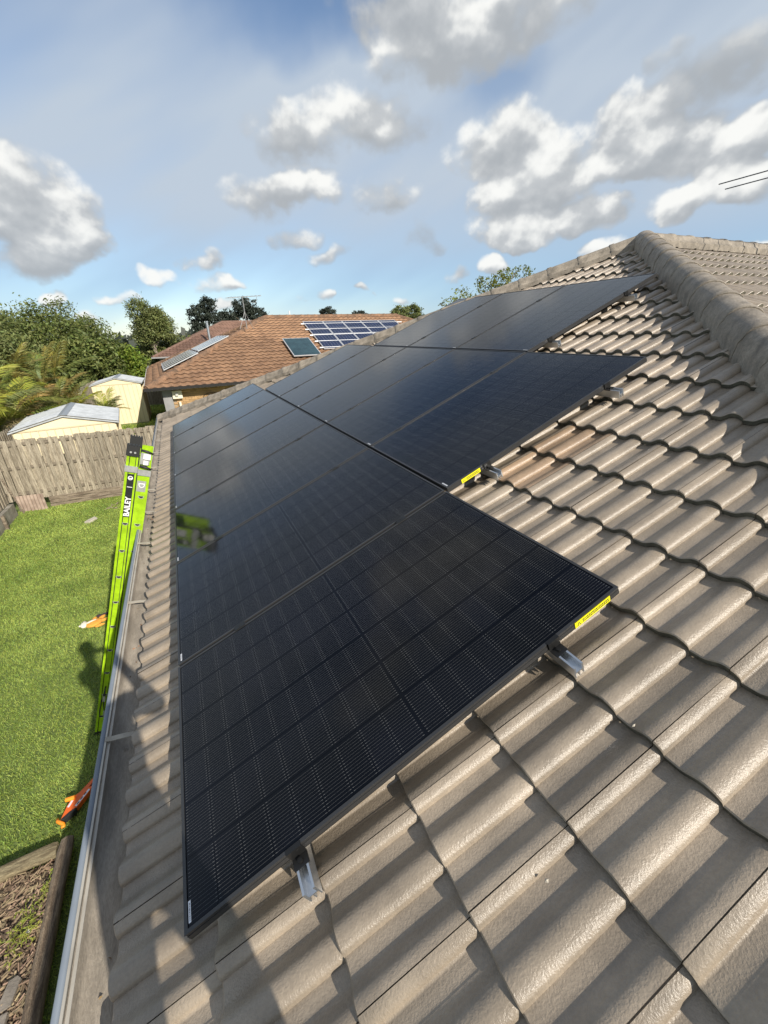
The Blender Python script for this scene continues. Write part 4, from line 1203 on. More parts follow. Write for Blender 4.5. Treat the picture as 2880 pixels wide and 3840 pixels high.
# ------------------------------------------------------------------ fences
M['paling'] = material('weathered_paling', (0.40, 0.35, 0.265), 0.9, dark=(0.22, 0.185, 0.135), var=0.3, var_scale=6, stretch=(7, 7, 0.8), fine=(50, 0.35), bump=0.6, bump_scale=50, bump_dist=0.01, obj_var=0.22)
M['paling_b'] = material('fence_rail_wood', (0.24, 0.20, 0.15), 0.9, var=0.3, var_scale=6, fine=(40, 0.3))
PAL = []
for q in range(5):
    mb = MB(); w_ = 0.046; h_ = 1.0
    lean = random.uniform(-0.008, 0.008); top = random.uniform(-0.012, 0.012)
    mb.add([(-w_, -0.008, 0), (w_, -0.008, 0), (w_ + lean, -0.008, h_), (-w_ + lean, -0.008, h_ + top / 1.6), (-w_, 0.008, 0), (w_, 0.008, 0), (w_ + lean, 0.008, h_), (-w_ + lean, 0.008, h_ + top / 1.6)],
           [(0, 1, 2, 3), (5, 4, 7, 6), (4, 0, 3, 7), (1, 5, 6, 2), (3, 2, 6, 7), (4, 5, 1, 0)])
    PAL.append(mb.mesh('paling', M['paling']))


def fence(p0, p1, z0, z1, label, rails=(0.12, 0.55, 0.93), pitch=0.158, side=1):
    p0, p1 = Vector((*p0, 0)), Vector((*p1, 0)); d = (p1 - p0); L = d.length; d.normalize(); nrm = Vector((d.y, -d.x, 0)) * side
    root = thing('paling_fence', label, 'fence', (p0 + p1) / 2)
    ang = math.atan2(d.y, d.x); h = z1 - z0
    n = int(L / pitch)
    for i in range(n):
        for s in (1, -1):
            p = p0 + d * (pitch * (i + (0.25 if s > 0 else 0.75)) + random.uniform(-0.012, 0.012)) + nrm * 0.03 * s
            hh = h + random.uniform(-0.012, 0.01)
            obj('paling', random.choice(PAL), root, Matrix.Translation((p.x, p.y, z0 + random.uniform(-0.02, 0.01))) @ Matrix.Rotation(ang, 4, 'Z') @ Matrix.Rotation(random.uniform(-0.012, 0.012), 4, 'Y') @ Matrix.Diagonal((random.uniform(0.92, 1.08), 1, hh, 1)))
    for r in rails:
        mb = MB(); mb.box((0, 0, 0), (L, 0.038, 0.07))
        mb.build('rail', M['paling_b'], root, Matrix.Translation((*((p0 + p1) / 2).xy, z0 + r * h)) @ Matrix.Rotation(ang, 4, 'Z'))
    for i in range(int(L / 2.4) + 1):
        p = p0 + d * min(L, 2.4 * i)
        MB().box((0, 0, 0), (0.08, 0.036, h * 0.96)).build('post', M['paling_b'], root, Matrix.Translation((p.x, p.y, z0 + h * 0.48)) @ Matrix.Rotation(ang, 4, 'Z'))
    return root


fence((-4.40, 12.62), (6.0, 12.62), 0.26, 1.86, 'weathered grey paling fence at the far end of the lawn')
fence((-4.40, 5.0), (-4.40, 12.56), 0.30, 1.86, 'weathered grey paling fence at the left edge of the lawn', side=-1)
fence((-4.70, 12.9), (-4.70, 31.0), 0.1, 1.75, 'grey paling fence running behind the near cream shed under the palms', side=-1)
fence((-4.70, 31.2), (14.0, 31.2), 0.05, 1.80, 'pale paling fence behind the far cream shed', side=1)
# plinth boards under the far fence, sleepers under the left one, an old corrugated sheet in the corner
M['board'] = material('old_timber_board', (0.31, 0.255, 0.19), 0.9, dark=(0.14, 0.105, 0.075), var=0.3, var_scale=5, stretch=(0.8, 6, 6), fine=(45, 0.35), bump=0.8, bump_scale=40)
root = thing('plinth_boards', 'old split timber boards along the foot of the far fence', 'boards', (-1.8, 12.5, 0))
for k, (z0, z1, yy) in enumerate(((0.005, 0.085, 12.50), (0.09, 0.185, 12.535), (0.19, 0.275, 12.55))):
    mb = MB(); n = 30; vs = []
    for i in range(n + 1):
        x = -3.55 + i / n * 8.0; wob = 0.012 * math.sin(i * 1.3 + k * 2) + random.uniform(-0.006, 0.006)
        vs += [(x, yy + wob, z0 + random.uniform(-0.008, 0.008)), (x, yy + wob, z1 + random.uniform(-0.012, 0.008)), (x, yy + 0.025, z1), (x, yy + 0.025, z0)]
    fs = []
    for i in range(n):
        a = i * 4
        for q in range(4): fs.append((a + q, a + 4 + q, a + 4 + (q + 1) % 4, a + (q + 1) % 4))
    mb.add(vs, fs).build('board', M['board'], root)
M['sleeper'] = material('concrete_sleeper', (0.30, 0.28, 0.235), 0.9, dark=(0.17, 0.155, 0.125), var=0.25, var_scale=4, bump=0.5, bump_scale=60)
root = thing('retaining_sleepers', 'grey sleeper retaining edge below the left fence', 'retaining wall', (-4.25, 9, 0))
for i in range(4):
    y1 = 12.2 - i * 1.95; mb = MB(); mb.box2((-4.30, y1 - 1.93, 0.0), (-4.20, y1, 0.34)); mb.build('sleeper', M['sleeper'], root)
    mb = MB(); mb.box2((-4.19, y1 - 1.0, 0.0), (-4.13, y1 - 0.93, 0.36)); mb.build('stake', M['board'], root)
M['rust'] = material('rusted_sheet', (0.32, 0.25, 0.20), 0.8, dark=(0.22, 0.16, 0.125), var=0.3, var_scale=5)
mb = MB(); n = 44; vs = []
for i in range(n + 1):
    t = i / n; x = -4.22 + t * 0.62; y = 12.50 + 0.014 * math.cos(t * 2 * PI * 8) - 0.08 * t
    vs += [(x - 0.03, y + 0.05, 0.42), (x, y - 0.05, 0.0)]
mb.add(vs, [(2 * i, 2 * i + 1, 2 * i + 3, 2 * i + 2) for i in range(n)]); tag(mb.build('corrugated_sheet', M['rust'], smooth=True), 'short rusty corrugated sheet leaning in the fence corner', 'metal sheet')
mb = MB(); mb.tube([(-4.1, 12.3, 0.0), (-4.33, 12.48, 0.95)], 0.018, 6); tag(mb.build('garden_stake', M['board']), 'thin timber stake leaning against the fence corner', 'stake')
mb = MB()
for i in range(14):
    a = random.uniform(0, PI); x, y = -1.95 + random.uniform(-0.12, 0.12), 11.6 + random.uniform(-0.25, 0.25); l = random.uniform(0.05, 0.16)
    mb.tube([(x, y, 0.02), (x + math.cos(a) * l * 0.5, y + math.sin(a) * l * 0.5, 0.035), (x + math.cos(a + 0.4) * l, y + math.sin(a + 0.4) * l, 0.02)], [0.006, 0.005, 0.002], 5)
tag(mb.build('fallen_twig', M['rust']), 'reddish fallen twigs on the lawn near the far fence', 'twig')

# ------------------------------------------------------------------ garden sheds
M['cream'] = material('cream_steel', (0.80, 0.70, 0.47), 0.45, var=0.06, var_scale=2)
M['cream_d'] = material('cream_seam', (0.62, 0.53, 0.34), 0.5)
M['zinc'] = material('zinc_roof', (0.56, 0.585, 0.60), 0.42, metal=0.25, var=0.12, var_scale=3, fine=(6, 0.12))
M['zinc_d'] = material('zinc_trim', (0.36, 0.39, 0.42), 0.4, metal=0.4)


def shed(label, x0, x1, y0, y1, h, rise, rot=0.0, doors=False):
    Ms = Matrix.Translation((x0, y0, 0)) @ Matrix.Rotation(rot, 4, 'Z')
    root = thing('garden_shed', label, 'shed', M=Ms)
    W_, D_ = x1 - x0, y1 - y0
    def part(mb, name, mat, par=None, **k): return mb.build(name, mat, par or root, I4, local=True, **k)
    n = round(W_ / 0.19)
    for i in range(n):                               # front wall sheets with standing ribs between
        a, b = W_ * i / n, W_ * (i + 1) / n
        part(MB().box2((a + 0.012, 0.0, 0.0), (b - 0.012, 0.02, h - 0.0)), 'wall_panel', M['cream'])
        part(MB().box2((a - 0.011, -0.012, 0.0), (a + 0.0115, 0.02, h - 0.005)), 'wall_rib', M['cream_d'])
    m_ = round(D_ / 0.19)
    for i in range(m_):
        a, b = D_ * i / m_, D_ * (i + 1) / m_
        part(MB().box2((W_ - 0.02, a + 0.022, 0.0), (W_, b - 0.012, h)), 'wall_panel', M['cream'])
        part(MB().box2((W_ - 0.02, b - 0.0115, 0.0), (W_ + 0.012, b + 0.011, h - 0.005)), 'wall_rib', M['cream_d'])
    part(MB().box2((0.0, 0.021, 0), (0.02, D_, h)), 'wall_panel', M['cream']); part(MB().box2((0.021, D_ - 0.02, 0), (W_ - 0.021, D_, h)), 'wall_panel', M['cream'])
    part(MB().prism([Vector((0.0, -0.016, h)), Vector((W_, -0.016, h)), Vector((W_ / 2, -0.016, h + rise))], (0, 0.02, 0)), 'gable', M['cream'])
    part(MB().box2((-0.004, -0.02, h - 0.035), (W_ + 0.004, -0.0165, h + 0.004)), 'gable_trim', M['cream_d'])
    part(MB().prism([Vector((0.0, D_ - 0.018, h)), Vector((W_, D_ - 0.018, h)), Vector((W_ / 2, D_ - 0.018, h + rise))], (0, 0.016, 0)), 'gable', M['cream'])
    ov = 0.09; sl = rise / (W_ / 2)
    for s in (0, 1):
        mb = MB(); nn = round((D_ + 0.1) / 0.19) * 6; vs = []
        for i in range(nn + 1):
            y = -0.06 + (D_ + 0.12) * i / nn; ph = (i % 6); dz_ = 0.022 if ph == 0 else (0.004 if ph in (1, 5) else 0.0)
            xa = -ov if s == 0 else W_ + ov
            vs += [(xa, y, h - ov * sl + 0.02 + dz_), (W_ / 2, y, h + rise + 0.02 + dz_)]
        mb.add(vs, [(2 * i, 2 * i + 1, 2 * i + 3, 2 * i + 2) if s == 0 else (2 * i + 2, 2 * i + 3, 2 * i + 1, 2 * i) for i in range(nn)])
        mb.f = [tuple(reversed(f_)) for f_ in mb.f]
        part(mb, 'roof_sheet', M['zinc'])
        xa = -ov if s == 0 else W_ + ov
        part(MB().prism([Vector((xa, -0.075, h - ov * sl - 0.015)), Vector((xa, -0.075, h - ov * sl + 0.022)), Vector((W_ / 2, -0.075, h + rise + 0.022)), Vector((W_ / 2, -0.075, h + rise - 0.015))], (0, 0.012, 0)), 'barge_trim', M['zinc'])
        part(MB().box2((xa - 0.006, -0.07, h - ov * sl - 0.03), (xa + 0.006, D_ + 0.06, h - ov * sl + 0.018)), 'eave_trim', M['zinc_d'])
    part(MB().prism([Vector((W_ / 2 - 0.11, -0.08, h + rise - 0.11 * sl + 0.046)), Vector((W_ / 2, -0.08, h + rise + 0.055)), Vector((W_ / 2 + 0.11, -0.08, h + rise - 0.11 * sl + 0.046)), Vector((W_ / 2, -0.08, h + rise + 0.04))], (0, D_ + 0.14, 0)), 'ridge_cap', M['zinc_d'])
    if doors:
        part(MB().box2((W_ * 0.36, -0.03, 1.0), (W_ * 0.36 + 0.1, -0.0125, 1.03)), 'door_bolt', M['alu'])
        for xx in (0.3, 0.62):
            part(MB().box2((W_ * xx, -0.016, 0.03), (W_ * xx + 0.02, -0.0125, h - 0.06)), 'door_edge', M['cream_d'])
    return root


shed('cream metal garden shed with zinc gable roof just behind the far fence', -4.10, -1.68, 13.60, 16.30, 1.90, 0.30, rot=math.radians(5))
shed('cream metal garden shed with double doors beside the brown roofed house', -3.80, -1.62, 25.0, 27.6, 2.02, 0.28, doors=True)

# ------------------------------------------------------------------ neighbouring houses
M['ntile_edge'] = material('dirty_tile_edge', (0.12, 0.075, 0.05), 0.9)
M['ntile'] = material('terracotta_brown_tile', (0.33, 0.19, 0.105), 0.75, dark=(0.25, 0.14, 0.078), var=0.3, var_scale=1.6, fine=(25, 0.25), obj_var=0.07)
M['ntile2'] = material('dark_brown_tile', (0.235, 0.135, 0.10), 0.8, dark=(0.15, 0.088, 0.066), var=0.3, var_scale=1.2, fine=(20, 0.25), obj_var=0.13)
M['ncap'] = material('brown_ridge_cap', (0.29, 0.165, 0.095), 0.85, dark=(0.15, 0.095, 0.06), var=0.3, var_scale=3, fine=(20, 0.3), obj_var=0.12)
M['ncap2'] = material('dark_brown_ridge_cap', (0.19, 0.115, 0.085), 0.85, var=0.25, var_scale=2, obj_var=0.1)
M['nbrick'] = material('tan_brick', (0.50, 0.32, 0.155), 0.9, obj_var=0.22, fine=(40, 0.2))
M['mortar'] = material('brick_mortar', (0.36, 0.29, 0.2), 0.95)
M['black_gut'] = material('black_gutter', (0.018, 0.017, 0.016), 0.4)
M['pvc'] = material('cream_pvc_pipe', (0.80, 0.74, 0.58), 0.45)
M['greywall'] = material('grey_render', (0.28, 0.28, 0.285), 0.85, var=0.1)
M['glass'] = material('dark_window', (0.02, 0.022, 0.025), 0.08)


def low_tile(mat, name='roof_tile'):
    mb = MB(); w2, tw_ = 0.0, 0.30; ys = [0, 0.03, 0.06, 0.09, 0.12, 0.15, 0.18, 0.21, 0.24, 0.27, 0.298]
    zs = [0.045 * (0.5 + 0.5 * math.cos(2 * PI * y / 0.30)) ** 1.2 for y in ys]
    n = len(ys); tl = 0.045 / 0.34
    vs = [(0, y, z) for y, z in zip(ys, zs)] + [(0.36, y, z - 0.36 * tl) for y, z in zip(ys, zs)] + [(0.004, y, z - 0.045) for y, z in zip(ys, zs)]
    fs = [(n + i, n + i + 1, i + 1, i) for i in range(n - 1)] 
    fs2 = [(i, i + 1, 2 * n + i + 1, 2 * n + i) for i in range(n - 1)]
    mb.add(vs, fs); mb.f += fs2; mb.m += [1] * len(fs2)
    return mb.mesh(name, [mat, M['ntile_edge']])


def hip_house(label, corner, L, ridge, eave_z, rot, tmat, cmat, limit=300, tiles_on=(0, 1), wall=None, gut=None, pitch=22.5, sink=0.0):
    """hip roofed house; local frame: x along the front eave, y to the back, origin at the front left eave corner"""
    Mh = Matrix.Translation((corner[0], corner[1], 0)) @ Matrix.Rotation(rot, 4, 'Z')
    root = thing('house', label, 'house', M=Mh)
    pt = math.radians(pitch); c_, s_ = math.cos(pt), math.sin(pt); rise = L * math.tan(pt)
    Wd = 2 * L + ridge; Dp = 2 * L; z = eave_z
    def P3(x, y, zz): return Mh @ Vector((x, y, zz))
    A, B = P3(L, L, z + rise), P3(L + ridge, L, z + rise)
    c00, c10, c11, c01 = P3(0, 0, z), P3(Wd, 0, z), P3(Wd, Dp, z), P3(0, Dp, z)
    dk = Vector((0, 0, -0.10))
    ex = (Mh.to_3x3() @ Vector((1, 0, 0))); ey = (Mh.to_3x3() @ Vector((0, 1, 0)))
    decks = []
    for poly in ((c00, c10, B, A), (c01, c00, A), (c11, c01, A, B), (c10, c11, B)):
        decks.append(MB().add([p + dk for p in poly], [tuple(range(len(poly)))]).build('roof_slope', tmat, root))
    tl = low_tile(tmat)
    # cut planes through the hips in plan
    def plane_through(p, dirv, inside):
        nx, ny = dirv.y, -dirv.x; d = nx * p.x + ny * p.y
        if nx * inside.x + ny * inside.y > d: nx, ny, d = -nx, -ny, -d
        return (nx, ny, d)
    hd1 = (ex + ey); hd2 = (ex - ey)
    ts = []
    nv = int(L / c_ / 0.34) + 1
    if 0 in tiles_on:
        ins = P3(Wd / 2, 0.2, 0); a = ey * c_ + Vector((0, 0, s_)); nn = -ey * s_ + Vector((0, 0, c_))
        F = frame(c00, a, nn)     # b = n x a : along -x
        t0 = tile_slope(F, -0.06, nv, -Wd - 0.4, 0.4, 0.0, [plane_through(c00, hd1, ins), plane_through(c10, hd2, ins)], tl, 0.0, gauge=0.34, tw=0.30, jit=1.6)
        for t in t0: t['slope'] = decks[0]
        ts += t0
    if 1 in tiles_on:
        ins = P3(0.2, L, 0); a = ex * c_ + Vector((0, 0, s_)); nn = -ex * s_ + Vector((0, 0, c_))
        F = frame(c00, a, nn)
        t1 = tile_slope(F, -0.06, nv, -0.4, Dp + 0.4, 0.0, [plane_through(c00, hd1, ins), plane_through(c01, hd2, ins)], tl, 0.0, gauge=0.34, tw=0.30, jit=1.6)
        for t in t1: t['slope'] = decks[1]
        ts += t1
    if ts: emit_tiles(ts, lambda t: t['slope'], decks[0], limit, 'roof_tile', 'roof_tile_field')
    for p, q, nm in ((A, c00, 'hip_cap'), (A, c01, 'hip_cap'), (B, c10, 'hip_cap'), (B, c11, 'hip_cap'), (A, B, 'ridge_cap')):
        if nm == 'ridge_cap' and ridge < 0.3: continue
        caps(p, q, 0.42, root, cmat, rad=0.11, drop=0.10, name=nm, lift=0.03, spread=0.14)
    ov = 0.5
    wl2 = MB(); wl2.box2((ov, ov, 0), (Wd - ov, Dp - ov, z - 0.06)); wl2.build('wall', wall or M['greywall'], root, I4, local=True)
    MB().box2((0.02, 0.02, z - 0.14), (Wd - 0.02, Dp - 0.02, z - 0.115)).build('soffit', M['white'], root, I4, local=True)
    gm = gut or (M['black_gut'], M['white'])
    MB().box2((-0.10, -0.11, z - 0.12), (Wd + 0.1, 0.0, z - 0.015)).build('gutter', gm[0], root, I4, local=True)
    MB().box2((-0.10, 0.003, z - 0.12), (0.0, Dp + 0.1, z - 0.015)).build('gutter', gm[1], root, I4, local=True)
    return root, Mh


NB_ROT = math.radians(2)
nb, NBM = hip_house('brown tile roofed brick house behind the sheds, carrying solar panels', (-0.94, 17.96), 6.4, 8.2, 2.38, NB_ROT, M['ntile'], M['ncap'], wall=M['mortar'])
ZN = 2.38
# brick face of the visible stretch of front wall: bricks one by one
BR = MB().box2((0, -0.012, 0), (0.222, 0.03, 0.068)).mesh('brick', M['nbrick'])
wall_o = [c for c in nb.children if c.name.startswith('wall')][0]
nb_count = 0
for k in range(28):
    z = ZN - 0.075 - 0.076 * (k + 1)
    if z < 0: break
    for i in range(14):
        x = 0.86 + i * 0.232 + (0.116 if k % 2 else 0)
        if nb_count < 300:
            obj('brick', BR, wall_o, NBM @ Matrix.Translation((x, 0.5 - 0.018, z + random.uniform(-0.002, 0.002)))); nb_count += 1
mb = MB()
for k in range(28):
    z = ZN - 0.075 - 0.076 * (k + 1)
    if z < 0: break
    for i in range(14, 36):
        x = 0.86 + i * 0.232 + (0.116 if k % 2 else 0); mb.box2((x, 0.472, z), (x + 0.222, 0.512, z + 0.068))
tag(mb.build('brick_field', M['nbrick'], wall_o, NBM), kind='stuff')
MB().box2((0.50, 0.40, 0.0), (0.84, 0.49, ZN - 0.15)).build('corner_pier', M['greywall'], nb, I4, local=True)


def nb_roof(front, x, v, h=0.0):
    """point on the neighbour's front (x along eave, v up slope) or left slope"""
    if front: return NBM @ Vector((x, v * CO - h * SI, ZN + v * SI + h * CO))
    return NBM @ Vector((v * CO - h * SI, x, ZN + v * SI + h * CO))


M['pv_blue'] = material('blue_solar_cell', (0.012, 0.018, 0.055), 0.12, var=0.3, var_scale=3)
M['pv_grey'] = material('grey_solar_glass', (0.03, 0.036, 0.05), 0.15, spec=0.6)
M['pv_back'] = material('panel_backsheet', (0.25, 0.27, 0.32), 0.3)
M['pv_frame'] = material('silver_frame', (0.58, 0.59, 0.60), 0.35, metal=0.3)


def small_panel(root_label, front, x0, v0, w_, l_, h=0.12, nx_=6, ny_=10, cellm=None, group=None, cat='solar panel', name='solar_module', split=True):
    a = nb_roof(front, x0, v0, h); ux = (nb_roof(front, x0 + 1, v0, h) - a); uv_ = (nb_roof(front, x0, v0 + 1, h) - a); n_ = ux.cross(uv_) if front else uv_.cross(ux)
    Mp = Matrix.Identity(4)
    ax1, ax2 = (ux, uv_) if front else (uv_, ux)
    for i in range(3): Mp[i][0] = ax1[i]; Mp[i][1] = ax2[i]; Mp[i][2] = n_[i]; Mp[i][3] = a[i]
    if not front: w_, l_ = l_, w_; nx_, ny_ = ny_, nx_
    root = thing(name, root_label, cat, M=Mp, group=group)
    fr = MB(); t = 0.035
    for lo, hi in (((0, 0, -0.04), (w_, t, 0.004)), ((0, l_ - t, -0.04), (w_, l_, 0.004)), ((0, t + 0.001, -0.04), (t, l_ - t - 0.001, 0.004)), ((w_ - t, t + 0.001, -0.04), (w_, l_ - t - 0.001, 0.004))): fr.box2(lo, hi)
    fr.build('frame', M['pv_frame'], root, I4, local=True)
    MB().box2((t, t, -0.03), (w_ - t, l_ - t, -0.006)).build('backsheet', M['pv_back'] if split else M['pv_grey'], root, I4, local=True)
    if split:
        gx_, gy_ = (w_ - 2 * t) / nx_, (l_ - 2 * t) / ny_
        for i in range(nx_):
            for j in range(2):
                y0_, y1_ = t + (l_ - 2 * t) * j / 2 + 0.012, t + (l_ - 2 * t) * (j + 1) / 2 - 0.012
                if front: MB().box2((t + gx_ * i + 0.005, y0_, -0.0055), (t + gx_ * (i + 1) - 0.005, y1_, -0.004)).build('cell_string', cellm or M['pv_blue'], root, I4, local=True)
        if not front:
            for j in range(ny_):
                MB().box2((t + 0.005, t + gy_ * j + 0.008, -0.0055), (w_ - t - 0.005, t + gy_ * (j + 1) - 0.008, -0.004)).build('cell_string', cellm or M['pv_grey'], root, I4, local=True)
    return root


WORDS = ('first', 'second', 'third', 'fourth', 'fifth')
for r in range(2):
    for i in range(5):
        small_panel('blue solar panel on the brown roof, %s from the left in the %s row' % (WORDS[i], ('lower', 'upper')[r]), True, 8.15 + i * 1.16, 2.42 + r * 1.745, 1.14, 1.72, group='blue solar panels on the brown roof')
for i in range(5): small_panel('grey solar panel low on the left slope, %s from the near end' % WORDS[i], False, 2.95 + i * 1.08, 0.88, 1.05, 1.70, group='grey solar panels on the left slope of the brown roof')
for i in range(4): small_panel('grey solar panel in the higher left slope strip, %s from the near end' % WORDS[i], False, 4.07 + i * 1.05, 2.68, 1.02, 1.65, group='grey solar panels on the left slope of the brown roof')
M['collector'] = material('teal_collector_glass', (0.028, 0.06, 0.07), 0.18, var=0.3, var_scale=2.5)
c_root = small_panel('dark teal solar hot water collector on the brown roof left of the blue panels', True, 6.38, 1.72, 1.38, 1.95, h=0.16, cat='collector', name='solar_collector', split=False)
MB().box2((0.036, 0.036, -0.005), (1.344, 1.914, 0.001)).build('absorber', M['collector'], c_root, I4, local=True)
for k in range(5):
    p = nb_roof(True, 8.1, 2.6 + k * 0.75, 0.09); q = nb_roof(True, 14.0, 2.6 + k * 0.75, 0.09)
    rr_ = thing('mounting_track', 'white ended rail under the blue solar panels, %s from the eave' % WORDS[k], 'rail', p, group='rails under the blue panels')
    MB().tube([p - (q - p).normalized() * 0.12, q + (q - p).normalized() * 0.3], 0.035, 8).build('bar', M['pv_frame'], rr_)
# TV antenna
def tv_antenna(name, label, base, height, boom_dir, boom_len, el_dir, lens, mat, seed=1):
    root = thing(name, label, 'antenna', base); base = Vector(base); bd = Vector(boom_dir).normalized(); ed = Vector(el_dir).normalized()
    top = base + Vector((0, 0, height))
    MB().tube([base, top], 0.018, 8).build('mast', mat, root)
    for s in (-1, 1): MB().tube([base + Vector((0, 0, height * 0.55)), base + Vector((s * 0.35, 0.15 * s, 0.0))], 0.008, 6).build('stay', mat, root)
    b0 = top - bd * boom_len * 0.45; MB().tube([b0, b0 + bd * boom_len], 0.013, 8).build('boom', mat, root)
    for i, l in enumerate(lens):
        p = b0 + bd * boom_len * (i + 0.5) / len(lens) + Vector((0, 0, 0.02))
        MB().tube([p - ed * l / 2, p + ed * l / 2], 0.006, 6).build('element', mat, root)
    return root


M['ant'] = material('antenna_metal', (0.33, 0.34, 0.34), 0.5, metal=0.4)
M['ant_d'] = material('dark_antenna_metal', (0.10, 0.11, 0.12), 0.5, metal=0.3)
ab = nb_roof(False, 4.39, 5.35, 0.0)
a_root = tv_antenna('tv_antenna', 'thin rooftop television antenna on the hip of the brown roof', ab, 1.42, (1, 0.25, 0.08), 1.8, (-0.25, 1, 0), [0.9, 0.7, 0.75, 0.55, 0.5, 0.5, 0.45, 0.4], M['ant'])
MB().tube([ab + Vector((0.2, 0.05, 1.42)), ab + Vector((0.3, 0.05, 1.2)), ab + Vector((0.62, 0.12, 1.17)), ab + Vector((0.72, 0.15, 1.44))], 0.01, 6).build('dipole', M['ant'], a_root, smooth=True)
# things on the neighbour's wall
wy = 0.44
root = thing('security_light', 'white box light under the eave of the brown roofed house', 'light', NBM @ Vector((1.0, wy, 1.95)))
MB().box2((0.86, 0.30, 1.86), (1.22, 0.46, 2.16)).build('housing', M['pvc'], root, NBM)
mb = MB(); mb.tube([NBM @ Vector((1.02, 0.30, 2.04)), NBM @ Vector((1.02, 0.22, 2.0))], [0.07, 0.055], 12); mb.build('lamp', M['white'], root, smooth=True, sharp=0.7)
root = thing('waste_pipe', 'cream plastic waste pipes fixed to the tan brick wall', 'pipe', NBM @ Vector((1.2, wy, 1.3)))
for pts, r_ in ((((1.08, 0.40, 0.0), (1.08, 0.40, 1.25)), 0.075), (((1.08, 0.40, 1.25), (1.08, 0.40, 1.72)), 0.05), (((1.1, 0.40, 1.35), (1.25, 0.40, 1.28), (1.45, 0.40, 1.33), (1.55, 0.42, 1.45)), 0.05), (((1.3, 0.38, 1.42), (2.6, 0.38, 1.52)), 0.035), (((2.1, 0.38, 1.48), (2.1, 0.38, 1.62)), 0.05), (((1.12, 0.38, 1.05), (2.3, 0.38, 1.2)), 0.03)):
    MB().tube([NBM @ Vector(p) for p in pts], r_, 10).build('pipe', M['pvc'], root, smooth=True, sharp=0.9)
root = thing('cable_box', 'small black box with a coil of cable on the tan brick wall', 'box', NBM @ Vector((2.35, wy, 1.8)))
MB().box2((2.22, 0.36, 1.72), (2.46, 0.46, 1.90)).build('box', M['black_gut'], root, NBM)
MB().tube([NBM @ Vector((2.34 + 0.33 * math.cos(a), 0.43, 1.82 + 0.15 * math.sin(a))) for a in [i * PI / 10 for i in range(21)]], 0.012, 6).build('cable', M['black_gut'], root, smooth=True)
# metal prop beyond the shed
mb = MB(); mb.tube([NBM @ Vector((-0.6, 12.5, 1.0)), NBM @ Vector((0.05, 12.0, 2.55))], 0.04, 6); tag(mb.build('bare_pole', M['ant']), 'thin grey pole leaning by the fence left of the brown roof', 'pole')
mb = MB(); p = NBM @ Vector((8.0, 7.2, 4.6)); mb.tube([p, p + Vector((0, 0, 0.75))], 0.04, 8); tag(mb.build('vent_pipe', M['white']), 'short white vent pipe behind the ridge of the brown roof', 'vent')

h2, H2M = hip_house('dark brown tile roofed house behind the brown roofed one', (-1.45, 42.0), 6.9, 4.0, 2.62, math.radians(0), M['ntile2'], M['ncap2'], limit=300, gut=(M['greywall'], M['white']))
for p, ht in (((3.6, 44.2), 1.55),):
    base = Vector((p[0], p[1], 2.62 + (p[0] + 1.45) * TA * 0.55)); mb = MB(); mb.tube([base, base + Vector((0, 0, ht))], 0.11, 10)
    root = thing('flue_pipe', 'shiny metal flue standing on the dark brown roof', 'flue', base); mb.build('pipe', M['rail'], root, smooth=True, sharp=0.7)
    MB().tube([base + Vector((0, 0, ht)), base + Vector((0, 0, ht + 0.1))], 0.14, 10).build('cowl', M['rail'], root)
hip_house('small dark roof seen farther back left of the metal flue', (0.6, 63.0), 5.5, 6.0, 2.9, math.radians(4), M['ntile2'], M['ncap2'], limit=0, tiles_on=())
hip_house('distant brown roof showing just above the nearer brown ridge', (15.0, 46.0), 5.2, 3.0, 3.1, math.radians(0), M['ntile2'], M['ncap2'], limit=0, tiles_on=())
hip_house('distant brown roof right of the blue panels', (29.0, 42.0), 5.2, 9.0, 2.55, math.radians(-2), M['ntile'], M['ncap'], limit=0, tiles_on=())

# antenna over our own ridge, its mast stands right of the frame
ar = tv_antenna('tv_antenna', 'dark antenna whose two thin rods reach in at the right edge', (9.3, 2.6, Z0 + 5.38 * TA - 0.06), 1.20, (1, 0, 0), 3.0, (0, 1, 0), [0.4], M['ant_d'])
for x, y1 in ((7.98, 3.78), (8.35, 3.89), (9.0, 3.6), (9.7, 3.5), (10.3, 3.4)):
    MB().tube([(x, 2.6 - (y1 - 2.6), 5.97), (x, y1, 5.97)], 0.0075, 8).build('element', M['ant_d'], ar)

# ------------------------------------------------------------------ trees
def leaf_mat(name, col, trans=0.3, isl=0.28, rough=0.6): return material(name, col, rough, island=isl, trans=trans, var=0.35, var_scale=0.5)


M['leaf_dark'] = leaf_mat('dark_olive_leaf', (0.155, 0.19, 0.05))
M['leaf_mid'] = leaf_mat('olive_leaf', (0.18, 0.21, 0.068))
M['leaf_light'] = leaf_mat('light_green_leaf', (0.20, 0.27, 0.035), 0.4)
M['leaf_lime'] = leaf_mat('young_lime_leaf', (0.24, 0.27, 0.045), 0.45)
M['leaf_far'] = leaf_mat('distant_leaf', (0.045, 0.058, 0.042), 0.15)
M['bark'] = material('grey_bark', (0.24, 0.20, 0.16), 0.9, var=0.3, var_scale=4, bump=0.6, bump_scale=20)


